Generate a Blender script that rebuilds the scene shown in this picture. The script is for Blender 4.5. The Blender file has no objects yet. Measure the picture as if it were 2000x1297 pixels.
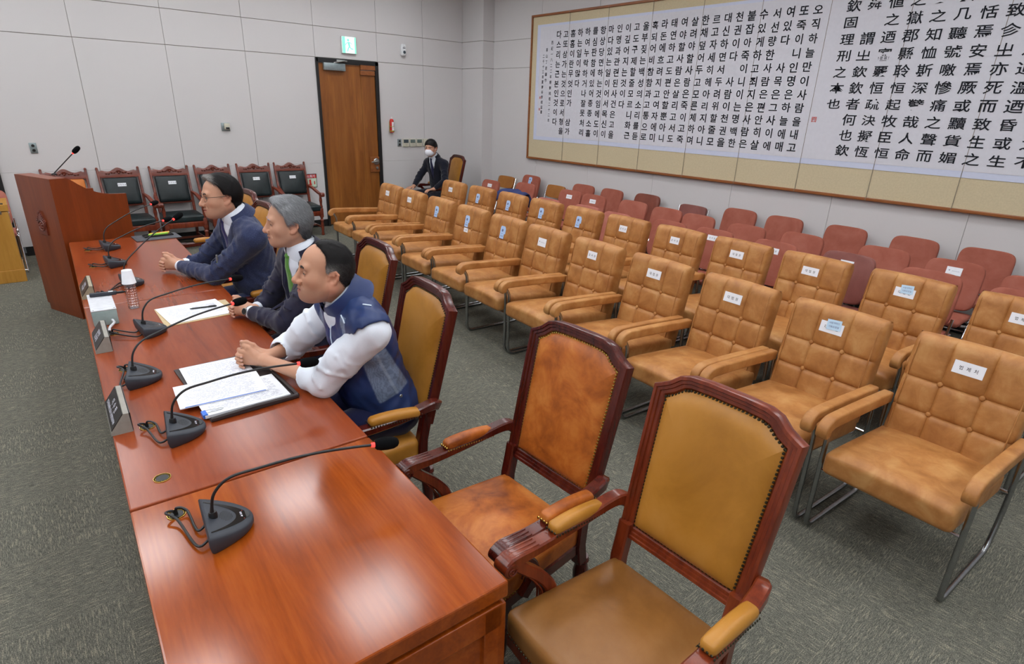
import bpy, bmesh, math, random
import numpy as np
from mathutils import Vector, Matrix, Euler
SC = bpy.context.scene
COL = SC.collection
random.seed(7)
rng = np.random.default_rng(7)
V = Vector
PI = math.pi
R = math.radians

# ------------------------------------------------------------------ camera, world, exposure
cd = bpy.data.cameras.new('camera')
cam = bpy.data.objects.new('camera', cd)
COL.objects.link(cam)
cd.sensor_fit = 'HORIZONTAL'
cd.sensor_width = 36.0
cd.lens = 1137.0/2000*36.0
cd.clip_start = 0.05
RX = V((0.76854265, -0.63901209, 0.03171355))
RY = V((-0.20654413, -0.29471524, -0.93299649))
RZ = V((0.6055425, 0.71049735, -0.35848542))
cam.matrix_world = Matrix(((RX.x, -RY.x, -RZ.x, 0), (RX.y, -RY.y, -RZ.y, 0), (RX.z, -RY.z, -RZ.z, 2.0), (0, 0, 0, 1)))
SC.camera = cam
w = bpy.data.worlds.new('world')
SC.world = w
w.use_nodes = True
w.node_tree.nodes['Background'].inputs[0].default_value = (.9, .95, 1, 1)
w.node_tree.nodes['Background'].inputs[1].default_value = 0.05
SC.view_settings.view_transform = 'Standard'
SC.view_settings.look = 'None'
SC.view_settings.gamma = 1
SC.view_settings.use_curve_mapping = False
SC.view_settings.exposure = 0.0
LAMP = 12.8          # emission of the ceiling panels

# ------------------------------------------------------------------ materials
def s2l(c):
    return c/12.92 if c <= .04045 else ((c+.055)/1.055)**2.4
def S(r, g, b):
    return (s2l(r/255), s2l(g/255), s2l(b/255), 1)
class N:
    """tiny node graph helper"""
    def __init__(self, name, rough=.5, metal=0.0, spec=.5, coat=0.0, coat_rough=.1, sheen=0.0):
        self.m = bpy.data.materials.new(name)
        self.m.use_nodes = True
        self.nt = self.m.node_tree
        self.b = self.nt.nodes['Principled BSDF']
        self.set(Roughness=rough, Metallic=metal)
        self.b.inputs['Specular IOR Level'].default_value = spec
        self.b.inputs['Coat Weight'].default_value = coat
        self.b.inputs['Coat Roughness'].default_value = coat_rough
        self.b.inputs['Sheen Weight'].default_value = sheen
    def set(self, **k):
        for a, v in k.items():
            self.b.inputs[a.replace('_', ' ')].default_value = v
        return self
    def n(self, t, **k):
        o = self.nt.nodes.new(t)
        for a, v in k.items():
            setattr(o, a, v)
        return o
    def l(self, a, b):
        self.nt.links.new(a, b)
    def coord(self, kind='Object', scale=(1, 1, 1), rot=(0, 0, 0), loc=(0, 0, 0)):
        t = self.n('ShaderNodeTexCoord')
        m = self.n('ShaderNodeMapping')
        m.inputs['Scale'].default_value = scale
        m.inputs['Rotation'].default_value = rot
        m.inputs['Location'].default_value = loc
        self.l(t.outputs[kind], m.inputs[0])
        return m.outputs[0]
    def rand(self):
        return self.n('ShaderNodeObjectInfo').outputs['Random']
    def noise(self, vec, scale=5, detail=3, rough=.5, dist=0.0):
        o = self.n('ShaderNodeTexNoise')
        o.inputs['Scale'].default_value = scale
        o.inputs['Detail'].default_value = detail
        o.inputs['Roughness'].default_value = rough
        o.inputs['Distortion'].default_value = dist
        if vec is not None:
            self.l(vec, o.inputs['Vector'])
        return o.outputs['Fac']
    def ramp(self, fac, stops):
        o = self.n('ShaderNodeValToRGB')
        e = o.color_ramp.elements
        e[0].position, e[0].color = stops[0]
        e[1].position, e[1].color = stops[-1]
        for p, c in stops[1:-1]:
            x = e.new(p)
            x.color = c
        self.l(fac, o.inputs[0])
        return o.outputs[0]
    def mix(self, fac, a, b, mode='MIX'):
        o = self.n('ShaderNodeMix', data_type='RGBA', blend_type=mode)
        for sock, v in ((o.inputs[0], fac), (o.inputs[6], a), (o.inputs[7], b)):
            if hasattr(v, 'is_linked'):
                self.l(v, sock)
            else:
                sock.default_value = v
        return o.outputs[2]
    def math(self, op, a, b=0.0, c=0.0):
        o = self.n('ShaderNodeMath', operation=op)
        for i, v in enumerate((a, b, c)):
            if hasattr(v, 'is_linked'):
                self.l(v, o.inputs[i])
            else:
                o.inputs[i].default_value = v
        return o.outputs[0]
    def sep(self, vec):
        o = self.n('ShaderNodeSeparateXYZ')
        self.l(vec, o.inputs[0])
        return o.outputs
    def color(self, c):
        if hasattr(c, 'is_linked'):
            self.l(c, self.b.inputs['Base Color'])
        else:
            self.b.inputs['Base Color'].default_value = c
        return self
    def rough(self, c):
        self.l(c, self.b.inputs['Roughness'])
        return self
    def bump(self, h, strength=.2, dist=.002):
        o = self.n('ShaderNodeBump')
        o.inputs['Strength'].default_value = strength
        o.inputs['Distance'].default_value = dist
        self.l(h, o.inputs['Height'])
        self.l(o.outputs[0], self.b.inputs['Normal'])
        return self
M = {}
def plain(key, col, rough=.5, metal=0.0, spec=.5, nz=.06, sc=30, **k):
    """a plain colour broken up a little by noise"""
    g = N(key, rough, metal, spec, **k)
    f = g.noise(g.coord(), sc, 3)
    d = tuple(max(0, c*(1-nz*2)) for c in col[:3])+(1,)
    b = tuple(min(1, c*(1+nz)) for c in col[:3])+(1,)
    g.color(g.ramp(f, [(.3, d), (.7, b)]))
    M[key] = g.m
    return g
def wood(key, dark, mid, light, rough=.3, coat=.0, axis='Y', scale=1.0, planks=0.0):
    g = N(key, rough, coat=coat, coat_rough=.12)
    st = {'X': (1.2, 14, 14), 'Y': (14, 1.2, 14), 'Z': (14, 14, 1.2)}[axis]
    v = g.coord(scale=tuple(q*scale for q in st))
    f1 = g.noise(v, 1.6, 5, .6, .6)
    f2 = g.noise(g.coord(scale=tuple(q*scale*5 for q in st)), 3, 2)
    f = g.math('ADD', g.math('MULTIPLY', f1, .8), g.math('MULTIPLY', f2, .2))
    c = g.ramp(f, [(.3, dark), (.5, mid), (.72, light)])
    if planks:
        x = g.sep(g.coord())[{'X': 1, 'Y': 0, 'Z': 0}[axis]]
        wn = g.n('ShaderNodeTexWhiteNoise', noise_dimensions='1D')
        g.l(g.math('FLOOR', g.math('DIVIDE', x, planks)), wn.inputs['W'])
        c = g.mix(g.math('MULTIPLY', wn.outputs[0], .45), c, dark, 'MIX')
    g.color(c)
    g.bump(f2, .02, .001)
    M[key] = g.m
    return g
def leather(key, dark, mid, light, rough=.42, mott=5.0, grain=260, bump=.12, spec=.4):
    g = N(key, rough, spec=spec)
    t = g.n('ShaderNodeTexCoord')
    oi = g.n('ShaderNodeObjectInfo')
    vm = g.n('ShaderNodeVectorMath', operation='MULTIPLY_ADD')
    cb = g.n('ShaderNodeCombineXYZ')
    for i in range(3):
        g.l(oi.outputs['Random'], cb.inputs[i])
    g.l(cb.outputs[0], vm.inputs[0])
    vm.inputs[1].default_value = (17, 23, 31)
    g.l(t.outputs['Object'], vm.inputs[2])
    v = vm.outputs[0]
    f = g.noise(v, mott, 6, .62, .4)
    c = g.ramp(f, [(.28, dark), (.5, mid), (.7, light)])
    g.color(c)
    h = g.noise(v, grain, 2)
    g.bump(h, bump, .001)
    g.rough(g.math('ADD', g.math('MULTIPLY', g.noise(v, mott*2, 3), .25), rough-.12))
    M[key] = g.m
    return g
leather('tan_leather', S(146, 92, 44), S(172, 116, 62), S(190, 140, 84), .46, 8.0)
leather('mottled_leather', S(118, 56, 18), S(176, 96, 34), S(204, 128, 58), .4, 7.0)
leather('ochre_leather', S(150, 98, 28), S(176, 120, 44), S(188, 132, 60), .36, 3.0)
leather('brown_leather', S(112, 70, 26), S(136, 90, 42), S(150, 104, 58), .34, 3.0)
leather('dark_leather', S(16, 24, 26), S(24, 34, 36), S(36, 48, 50), .36, 4.0)
leather('orange_leather', S(190, 104, 36), S(204, 118, 48), S(214, 130, 60), .45, 4.0)
leather('red_fabric', S(148, 82, 66), S(160, 92, 76), S(168, 102, 86), .75, 6.0, 900, .25, .2)
leather('pink_fabric', S(166, 98, 84), S(176, 108, 94), S(184, 118, 104), .75, 6.0, 900, .25, .2)
leather('maroon_vinyl', S(112, 60, 54), S(128, 72, 64), S(140, 84, 76), .42, 4.0)
leather('dark_red_vinyl', S(112, 52, 36), S(124, 62, 46), S(134, 72, 54), .45, 4.0)
leather('ochre_vinyl', S(150, 94, 40), S(164, 106, 50), S(174, 116, 60), .45, 4.0)
wood('mahogany', S(48, 12, 8), S(76, 22, 14), S(98, 36, 22), .26, .15, 'Z', 1.0)
wood('red_mahogany', S(78, 24, 10), S(112, 42, 18), S(138, 60, 28), .28, .15, 'Z', 1.0)
wood('carved_wood', S(78, 28, 16), S(112, 46, 28), S(136, 64, 42), .35, .2, 'X', 1.0)
wood('cherry_desk', S(120, 50, 8), S(146, 66, 14), S(168, 84, 26), .16, .0, 'Y', .55, .19)
wood('cherry_desk_red', S(116, 46, 16), S(136, 58, 23), S(150, 70, 31), .22, .0, 'Y', .4, 0)
wood('cherry_panel', S(106, 42, 9), S(128, 54, 14), S(144, 66, 22), .38, .1, 'Z', .45, .13)
wood('door_veneer', S(118, 66, 20), S(148, 88, 32), S(170, 108, 46), .4, .1, 'Z', .5, .14)
wood('oak_cabinet', S(172, 118, 40), S(188, 134, 52), S(200, 148, 66), .4, .1, 'Z', .8)
wood('frame_wood', S(120, 66, 28), S(142, 82, 38), S(158, 96, 48), .4, .1, 'Y', 1)
plain('chrome', (.62, .62, .64, 1), .14, 1.0)
plain('dull_chrome', (.36, .37, .38, 1), .26, 1.0)
plain('brass', S(206, 176, 92), .25, 1.0)
plain('dark_nail', S(70, 66, 52), .35, .9)
plain('steel', S(176, 178, 176), .3, .9)
plain('black_plastic', S(24, 25, 27), .42, spec=.5)
plain('charcoal_plastic', S(52, 56, 64), .5, spec=.4)
plain('gloss_black', S(16, 13, 13), .08, spec=.6)
plain('foam', S(12, 13, 15), .95, spec=.1, nz=.3, sc=400)
plain('black_trim', S(22, 21, 22), .5)
plain('shadow_gap', S(40, 34, 32), .8)
plain('white_paper', S(236, 238, 244), .85, spec=.2, nz=.015)
plain('blue_paper', S(178, 206, 244), .85, spec=.2, nz=.02)
plain('note_paper', S(196, 224, 246), .85, spec=.2, nz=.02)
plain('ink', S(34, 36, 44), .8, spec=.2)
plain('ink_grey', S(158, 158, 172), .8, spec=.2)
plain('ink_blue', S(110, 118, 160), .8, spec=.2)
plain('ink_red', S(200, 60, 50), .8, spec=.2)
plain('seal_red', S(206, 92, 84), .8, spec=.2)
plain('calligraphy_ink', S(38, 40, 46), .85, spec=.1)
plain('white_plastic', S(228, 230, 232), .4)
plain('ivory_plastic', S(206, 202, 184), .45)
plain('grey_plate', S(146, 158, 160), .35, .5)
plain('grey_green', S(152, 172, 170), .5)
plain('light_grey', S(206, 208, 214), .5)
plain('stone_beige', S(158, 150, 128), .5)
plain('stone_grey', S(150, 146, 138), .5)
plain('plate_black', S(30, 26, 28), .3)
plain('white_ink', S(226, 226, 240), .6)
plain('red_paint', S(206, 42, 32), .3)
plain('lime', S(150, 190, 70), .5)
plain('glow_paper', S(206, 224, 202), .7)
plain('lcd', S(98, 112, 108), .25)
plain('lcd_dark', S(66, 76, 84), .25)
plain('silk', S(206, 192, 160), .9, spec=.1, nz=.03, sc=60)
plain('pale_border', S(206, 212, 232), .9, spec=.1, nz=.01)
plain('rice_paper', S(214, 214, 222), .9, spec=.1, nz=.012)
plain('fold_line', S(128, 120, 106), .9)
plain('blue_clip', S(40, 110, 214), .35)
plain('binder', S(52, 42, 42), .5)
plain('slate_board', S(74, 76, 82), .6)
plain('orange_pen', S(232, 150, 36), .4)
plain('yellow_pen', S(226, 220, 120), .4)
plain('green_pen', S(150, 206, 70), .4)
plain('navy_cloth', S(60, 68, 110), .85, spec=.1, nz=.15, sc=300)
plain('shadow_cloth', S(44, 52, 96), .85, spec=.1)
plain('kraft', S(204, 180, 140), .8)
plain('rubber', S(20, 20, 20), .8)
g = N('red_ring')
g.color((.6, .01, .01, 1)).set(Emission_Color=(1, .06, .05, 1), Emission_Strength=1.6)
M['red_ring'] = g.m
g = N('exit_white')
g.color(S(220, 245, 235)).set(Emission_Color=(.78, 1, .93, 1), Emission_Strength=.85)
M['exit_white'] = g.m
g = N('exit_green')
g.color(S(120, 220, 180)).set(Emission_Color=(.22, .80, .55, 1), Emission_Strength=.85)
M['exit_green'] = g.m
g = N('diffuser')
g.color((.9, .9, .9, 1)).set(Emission_Color=(.94, .97, 1, 1), Emission_Strength=LAMP)
M['diffuser'] = g.m
g = N('clear_plastic', .06)
g.color((.95, .98, 1, 1)).set(Transmission_Weight=1.0, IOR=1.45)
M['clear_plastic'] = g.m
g = N('lens_glass', .02)
g.color((1, 1, 1, 1)).set(Transmission_Weight=1.0, IOR=1.02)
M['lens_glass'] = g.m
# wall covering: woven fabric panels
g = N('wall_fabric', .9, spec=.15)
f = g.noise(g.coord(scale=(60, 60, 260)), 3, 3)
f2 = g.noise(g.coord(), 1.2, 3)
g.color(g.mix(g.math('MULTIPLY', f2, .35), g.ramp(f, [(.3, S(206, 203, 203)), (.7, S(215, 212, 212))]), S(201, 198, 199)))
g.bump(f, .12, .001)
M['wall_fabric'] = g.m
plain('seam', S(150, 140, 132), .95, spec=.1)
plain('ceiling_white', S(226, 226, 224), .9, spec=.1)
# carpet tiles, half a metre, turned a quarter from one to the next
g = N('carpet', .97, spec=.08)
p = g.coord()
x, y, z = g.sep(p)
TS = .5
chk = g.math('MODULO', g.math('ADD', g.math('FLOOR', g.math('DIVIDE', g.math('ADD', x, 50), TS)),
                              g.math('FLOOR', g.math('DIVIDE', g.math('ADD', y, 50), TS))), 2)
sx = g.noise(g.coord(scale=(40, 230, 1)), 1.0, 2, .6)
sy = g.noise(g.coord(scale=(230, 40, 1)), 1.0, 2, .6)
st = g.mix(chk, sx, sy)
lx = g.noise(g.coord(scale=(14, 150, 1)), 1.0, 1, .5)
ly = g.noise(g.coord(scale=(150, 14, 1)), 1.0, 1, .5)
ln = g.mix(chk, lx, ly)
fine = g.noise(p, 260, 2, .65)
blot = g.noise(p, 2.6, 4, .6)
base = g.ramp(st, [(.34, S(88, 88, 80)), (.5, S(122, 120, 109)), (.66, S(148, 144, 130))])
base = g.mix(g.ramp(ln, [(.56, (0, 0, 0, 1)), (.66, (.75, .75, .75, 1))]), base, S(176, 168, 148))
base = g.mix(g.ramp(fine, [(.44, (.75, .75, .75, 1)), (.60, (0, 0, 0, 1))]), base, S(52, 56, 52))
base = g.mix(g.math('MULTIPLY', blot, .25), base, S(106, 106, 97))
g.color(base)
g.bump(fine, .35, .002)
M['carpet'] = g.m

# ------------------------------------------------------------------ mesh helpers
def tag(o, label=None, cat=None, group=None, kind=None):
    if label: o['label'] = label
    if cat: o['category'] = cat
    if group: o['group'] = group
    if kind: o['kind'] = kind
    return o
def thing(name, label, cat, loc=(0, 0, 0), rz=0.0, group=None, scale=None):
    o = bpy.data.objects.new(name, None)
    o.empty_display_size = .1
    COL.objects.link(o)
    o.location = loc
    o.rotation_euler = (0, 0, rz)
    if scale: o.scale = scale
    return tag(o, label, cat, group)
def mk(name, me, mat, parent=None):
    o = bpy.data.objects.new(name, me)
    COL.objects.link(o)
    if mat is not None:
        for q in (mat if isinstance(mat, (list, tuple)) else [mat]):
            me.materials.append(M[q] if isinstance(q, str) else q)
    if parent: o.parent = parent
    return o
def dup(root, loc=None, rz=None, label=None, scale=None):
    r = root.copy()
    COL.objects.link(r)
    if loc is not None: r.location = loc
    if rz is not None: r.rotation_euler = (0, 0, rz)
    if scale: r.scale = scale
    if label: r['label'] = label
    for ch in KIDS.get(root, []):
        c = ch.copy(); COL.objects.link(c); c.parent = r
        for gch in KIDS.get(ch, []):
            d = gch.copy(); COL.objects.link(d); d.parent = c
    return r
KIDS = {}
def remember(root):
    for ch in root.children:
        KIDS.setdefault(root, []).append(ch)
        for gch in ch.children:
            KIDS.setdefault(ch, []).append(gch)
I4 = Matrix.Identity(4)
def TR(x=0, y=0, z=0): return Matrix.Translation((x, y, z))
def RT(a, ax): return Matrix.Rotation(a, 4, ax)
def frame(o, x, y, z):
    x, y, z = V(x), V(y), V(z)
    return Matrix(((x.x, y.x, z.x, o[0]), (x.y, y.y, z.y, o[1]), (x.z, y.z, z.z, o[2]), (0, 0, 0, 1)))
def spline(pts, n=6):
    """Catmull-Rom through points"""
    P = [V(p) for p in pts]
    if len(P) < 3: return P
    out = []
    Q = [P[0]*2-P[1]]+P+[P[-1]*2-P[-2]]
    for i in range(1, len(Q)-2):
        a, b, c, d = Q[i-1:i+3]
        for k in range(n):
            t = k/n
            out.append(.5*((2*b)+(c-a)*t+(2*a-5*b+4*c-d)*t*t+(3*b-a-3*c+d)*t**3))
    out.append(P[-1])
    return out
def rounded_path(pts, r, n=5):
    """polyline with rounded corners"""
    P = [V(p) for p in pts]
    out = [P[0]]
    for i in range(1, len(P)-1):
        a, b, c = P[i-1], P[i], P[i+1]
        d1, d2 = (a-b), (c-b)
        rr = min(r, d1.length*.49, d2.length*.49)
        s, e = b+d1.normalized()*rr, b+d2.normalized()*rr
        for k in range(n+1):
            t = k/n
            out.append((1-t)**2*s+2*t*(1-t)*b+t*t*e)
    out.append(P[-1])
    return out
class MB:
    def __init__(self):
        self.bm = bmesh.new()
        self.mi = 0
    def _xf(self, vs, m):
        if m is not None and m is not I4:
            bmesh.ops.transform(self.bm, matrix=m, verts=vs)
    def face(self, vs):
        try:
            f = self.bm.faces.new(vs)
            f.material_index = self.mi
            return f
        except ValueError:
            return None
    def box(self, c, s, bev=0.0, m=None, seg=2):
        r = bmesh.ops.create_cube(self.bm, size=1)
        vs = r['verts']
        bmesh.ops.scale(self.bm, vec=s, verts=vs)
        fs = set(f for v in vs for f in v.link_faces)
        if bev > 0:
            es = list(set(e for v in vs for e in v.link_edges))
            q = bmesh.ops.bevel(self.bm, geom=es, offset=bev, segments=seg, profile=.5, affect='EDGES')
            vs = list(set(v for f in q['faces'] for v in f.verts) | set(v for v in vs if v.is_valid))
            fs = set(f for v in vs for f in v.link_faces)
        for f in fs: f.material_index = self.mi
        bmesh.ops.translate(self.bm, vec=c, verts=vs)
        self._xf(vs, m)
        return vs
    def grid(self, rows, closed_u=False, closed_v=False):
        """rows: list of lists of points -> quads"""
        vv = [[self.bm.verts.new(p) for p in r] for r in rows]
        nr, nc = len(vv), len(vv[0])
        for i in range(nr if closed_u else nr-1):
            for j in range(nc if closed_v else nc-1):
                self.face((vv[i][j], vv[i][(j+1) % nc], vv[(i+1) % nr][(j+1) % nc], vv[(i+1) % nr][j]))
        return vv
    def tube(self, pts, r, n=10, closed=False, caps=True, m=None, flat=None):
        P = [V(p) for p in pts]
        k = len(P)
        rad = r if isinstance(r, (list, tuple)) else [r]*k
        if len(rad) != k:
            rad = [rad[min(len(rad)-1, int(i*(len(rad)-1)/(k-1)))]*(1-((i*(len(rad)-1)/(k-1)) % 1)) +
                   rad[min(len(rad)-1, int(i*(len(rad)-1)/(k-1))+1)]*((i*(len(rad)-1)/(k-1)) % 1) for i in range(k)]
        rows = []
        T0 = None
        up = None
        for i in range(k):
            a = P[(i-1) % k] if (closed or i > 0) else P[i]
            b = P[(i+1) % k] if (closed or i < k-1) else P[i]
            t = (b-a)
            t = t.normalized() if t.length > 1e-9 else V((0, 0, 1))
            if up is None:
                up = V((0, 0, 1)) if abs(t.z) < .9 else V((1, 0, 0))
                up = (up-t*up.dot(t)).normalized()
            else:
                up = (up-t*up.dot(t))
                up = up.normalized() if up.length > 1e-6 else t.orthogonal().normalized()
            s = t.cross(up)
            fu, fs_ = (1, 1) if flat is None else flat
            rows.append([P[i]+(s*math.cos(q)*fs_+up*math.sin(q)*fu)*rad[i] for q in (2*PI*j/n for j in range(n))])
        vv = self.grid(rows, closed, True)
        if caps and not closed:
            self.face(list(reversed(vv[0]))); self.face(vv[-1])
        self._xf([v for r_ in vv for v in r_], m)
        return vv
    def bar(self, pts, w, h, side=(0, 1, 0), ch=.006, caps=True, m=None):
        P = [V(p) for p in pts]
        k = len(P)
        sv = V(side).normalized()
        def at_(q, i):
            if not isinstance(q, (list, tuple)): return q
            t = i*(len(q)-1)/(k-1)
            a = min(len(q)-2, int(t))
            return q[a]+(q[a+1]-q[a])*(t-a)
        rows = []
        for i in range(k):
            t = (P[min(k-1, i+1)]-P[max(0, i-1)]).normalized()
            s_ = (sv-t*sv.dot(t)).normalized()
            n_ = t.cross(s_).normalized()
            a, c = at_(w, i)/2, at_(h, i)/2
            e = min(ch, a*.6, c*.6)
            rows.append([P[i]+s_*x_+n_*z_ for x_, z_ in ((a, c-e), (a-e, c), (-a+e, c), (-a, c-e), (-a, -c+e), (-a+e, -c), (a-e, -c), (a, -c+e))])
        vv = self.grid(rows, False, True)
        if caps:
            self.face(list(reversed(vv[0]))); self.face(vv[-1])
        self._xf([v for r_ in vv for v in r_], m)
        return vv
    def lathe(self, prof, n=16, m=None):
        rows = [[(r*math.cos(2*PI*j/n), r*math.sin(2*PI*j/n), z) for j in range(n)] for r, z in prof]
        vv = self.grid(rows, False, True)
        self.face(list(reversed(vv[0]))); self.face(vv[-1])
        self._xf([v for r_ in vv for v in r_], m)
        return vv
    def prism(self, pts, z0, z1, m=None, bev=0.0, seg=2):
        """2D outline (x, y) raised from z0 to z1"""
        a = [self.bm.verts.new((p[0], p[1], z0)) for p in pts]
        b = [self.bm.verts.new((p[0], p[1], z1)) for p in pts]
        fs = [self.face(list(reversed(a))), self.face(b)]
        k = len(pts)
        for i in range(k):
            fs.append(self.face((a[i], a[(i+1) % k], b[(i+1) % k], b[i])))
        vs = a+b
        if bev > 0:
            es = [e for e in fs[1].edges]
            q = bmesh.ops.bevel(self.bm, geom=es, offset=bev, segments=seg, profile=.5, affect='EDGES')
            vs = list(set(v for f in q['faces'] for v in f.verts) | set(v for v in vs if v.is_valid))
            for f in q['faces']: f.material_index = self.mi
        self._xf(vs, m)
        return vs
    def cushion(self, s, r, puff=(0, 0), n=10, m=None, fn=None):
        """rounded box of size s; puff = (top, bottom) crown; fn(p) -> p after shaping"""
        k_ = n+1
        L_ = {}
        def g_(i, j, k):
            if (i, j, k) not in L_:
                L_[i, j, k] = self.bm.verts.new((2*i/k_-1, 2*j/k_-1, 2*k/k_-1))
            return L_[i, j, k]
        for a in range(k_):
            for c in range(k_):
                for e in (0, k_):
                    self.face((g_(e, a, c), g_(e, a+1, c), g_(e, a+1, c+1), g_(e, a, c+1)))
                    self.face((g_(a, e, c), g_(a+1, e, c), g_(a+1, e, c+1), g_(a, e, c+1)))
                    self.face((g_(a, c, e), g_(a+1, c, e), g_(a+1, c+1, e), g_(a, c+1, e)))
        bmv = list(L_.values())
        h = [c/2 for c in s]
        for v in bmv:
            u = [math.copysign(1-(1-abs(c))**1.35, c) if abs(c) < 1 else c for c in v.co]
            p = V((u[0]*h[0], u[1]*h[1], u[2]*h[2]))
            i = V([max(-(h[k]-r), min(h[k]-r, p[k])) for k in range(3)])
            d = p-i
            if d.length > 1e-9:
                big = max(abs(d.x), abs(d.y), abs(d.z))
                p = i+d.normalized()*(big if big < r else r)
            w_ = max(0, 1-(p.x/h[0])**2)*max(0, 1-(p.y/h[1])**2)
            p.z += (puff[0] if p.z > 0 else -puff[1])*w_
            if fn: p = V(fn(p))
            v.co = p
        self._xf(bmv, m)
        return bmv
    def ball(self, c, r, m=None, seg=12):
        q = bmesh.ops.create_uvsphere(self.bm, u_segments=seg, v_segments=max(6, seg*2//3), radius=1)
        vs = q['verts']
        for f in set(f for v in vs for f in v.link_faces): f.material_index = self.mi
        rr = r if isinstance(r, (list, tuple)) else (r, r, r)
        bmesh.ops.scale(self.bm, vec=rr, verts=vs)
        if m is not None:
            bmesh.ops.transform(self.bm, matrix=m, verts=vs)
        bmesh.ops.translate(self.bm, vec=c, verts=vs)
        return vs
    def dome(self, c, r, h, m=None, n=6):
        """small nail head / button, axis +z of m"""
        top = self.bm.verts.new((0, 0, h))
        r1 = [self.bm.verts.new((r*.72*math.cos(2*PI*j/n), r*.72*math.sin(2*PI*j/n), h*.7)) for j in range(n)]
        r2 = [self.bm.verts.new((r*math.cos(2*PI*j/n), r*math.sin(2*PI*j/n), 0)) for j in range(n)]
        for j in range(n):
            k = (j+1) % n
            self.face((top, r1[j], r1[k])); self.face((r1[j], r2[j], r2[k], r1[k]))
        vs = [top]+r1+r2
        if m is not None: self._xf(vs, m)
        bmesh.ops.translate(self.bm, vec=c, verts=vs)
    def mesh(self, verts, faces, m=None):
        vv = [self.bm.verts.new(p) for p in verts]
        for f in faces: self.face([vv[i] for i in f])
        self._xf(vv, m)
    def build(self, name, mat, parent=None, smooth=True, angle=38):
        bmesh.ops.recalc_face_normals(self.bm, faces=self.bm.faces[:])
        me = bpy.data.meshes.new(name)
        self.bm.to_mesh(me)
        self.bm.free()
        if smooth:
            me.shade_smooth()
            me.set_sharp_from_angle(angle=R(angle))
        return mk(name, me, mat, parent)
# lettering
GLYPH = {}
def glyph(text, bold=0.0, res=2):
    k = (text, bold)
    if k not in GLYPH:
        cu = bpy.data.curves.new('t', 'FONT')
        cu.body = text
        cu.align_x = 'CENTER'; cu.align_y = 'CENTER'
        cu.resolution_u = res
        cu.offset = bold
        o = bpy.data.objects.new('t', cu)
        COL.objects.link(o)
        me = bpy.data.meshes.new_from_object(o.evaluated_get(bpy.context.evaluated_depsgraph_get()))
        vs = np.array([v.co[:] for v in me.vertices]) if len(me.vertices) else np.zeros((0, 3))
        if len(vs):
            vs[:, :2] -= (vs[:, :2].max(0)+vs[:, :2].min(0))/2
        GLYPH[k] = (vs, [tuple(p.vertices) for p in me.polygons])
        bpy.data.objects.remove(o); bpy.data.curves.remove(cu); bpy.data.meshes.remove(me)
    return GLYPH[k]
class Letters:
    """collects flat glyphs into one mesh"""
    def __init__(self): self.v = []; self.f = []; self.n = 0
    def add(self, text, size, m, bold=0.0, squash=(1, 1)):
        vs, fs = glyph(text, bold)
        if not len(vs): return
        q = vs*size
        q[:, 0] *= squash[0]; q[:, 1] *= squash[1]
        mm = np.array(m)
        q = q@mm[:3, :3].T+mm[:3, 3]
        self.v.append(q)
        self.f += [tuple(i+self.n for i in f) for f in fs]
        self.n += len(q)
    def build(self, name, mat, parent=None):
        me = bpy.data.meshes.new(name)
        me.from_pydata(np.concatenate(self.v).tolist(), [], self.f)
        return mk(name, me, mat, parent)
# ------------------------------------------------------------------ the room
XW, YW, XL, YF, ZC = 7.10, 9.728, -4.6, -4.2, 4.05
def struct(o):
    o['kind'] = 'structure'
    return o
b = MB(); b.box(((XW+XL)/2, (YW+YF)/2, -.05), (XW-XL+.4, YW-YF+.4, .1)); struct(b.build('floor', 'carpet', smooth=False))
b = MB(); b.box(((XW+XL)/2, (YW+YF)/2, ZC+.05), (XW-XL+.4, YW-YF+.4, .1)); struct(b.build('ceiling', 'ceiling_white', smooth=False))
def panelled(name, us, zs, place, skip=None, g2=.0022):
    """fabric covered wall panels with open joints over a dark backing"""
    b = MB()
    for i in range(len(us)-1):
        for j in range(len(zs)-1):
            for (a0, a1, c0, c1) in ([(us[i], us[i+1], zs[j], zs[j+1])] if skip is None else skip(us[i], us[i+1], zs[j], zs[j+1])):
                b.mi = 0
                b.box(*place(a0+g2, a1-g2, c0+(.0008 if abs(c0-1.052) < .01 else 1.5*g2*(c0 > .13)), c1-(.0008 if abs(c1-1.052) < .01 else 1.5*g2), 0, .02), bev=.002, seg=1)
                b.mi = 1
                b.box(*place(a0, a1, c0, c1, .012, .06))
    return struct(b.build(name, ['wall_fabric', 'seam'], smooth=False))
ZS = [.12, 1.052, 2.655, 3.095, ZC]
def pb(a0, a1, c0, c1, d0, d1):
    return ((a0+a1)/2, YW+(d0+d1)/2, (c0+c1)/2), (a1-a0, d1-d0, c1-c0)
def pr(a0, a1, c0, c1, d0, d1):
    return (XW+(d0+d1)/2, (a0+a1)/2, (c0+c1)/2), (d1-d0, a1-a0, c1-c0)
def pl(a0, a1, c0, c1, d0, d1):
    return (XL-(d0+d1)/2, (a0+a1)/2, (c0+c1)/2), (d1-d0, a1-a0, c1-c0)
def pf(a0, a1, c0, c1, d0, d1):
    return ((a0+a1)/2, YF-(d0+d1)/2, (c0+c1)/2), (a1-a0, d1-d0, c1-c0)
DX0, DX1, DZ = 4.045, 5.118, 2.648
def skip_b(a0, a1, c0, c1):
    if a0 > DX0-.1 and a1 < DX1+.1 and c1 < DZ+.1: return []
    if a0 < -.9 and a1 < -.05 and c1 < DZ+.1 and a0 > -1.6: return []
    return [(a0, a1, c0, c1)]
xs = [XL, -3.3, -2.3, -1.25, -.105, .933, 1.961, 2.992, DX0, DX1, 6.008, 6.86]
panelled('wall_back', xs, ZS, pb, skip_b)
ys = [YF, -3.2, -2.3, -1.0, .25, 1.52, 2.82, 4.07, 5.32, 6.6, 7.85, 9.1]
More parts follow.
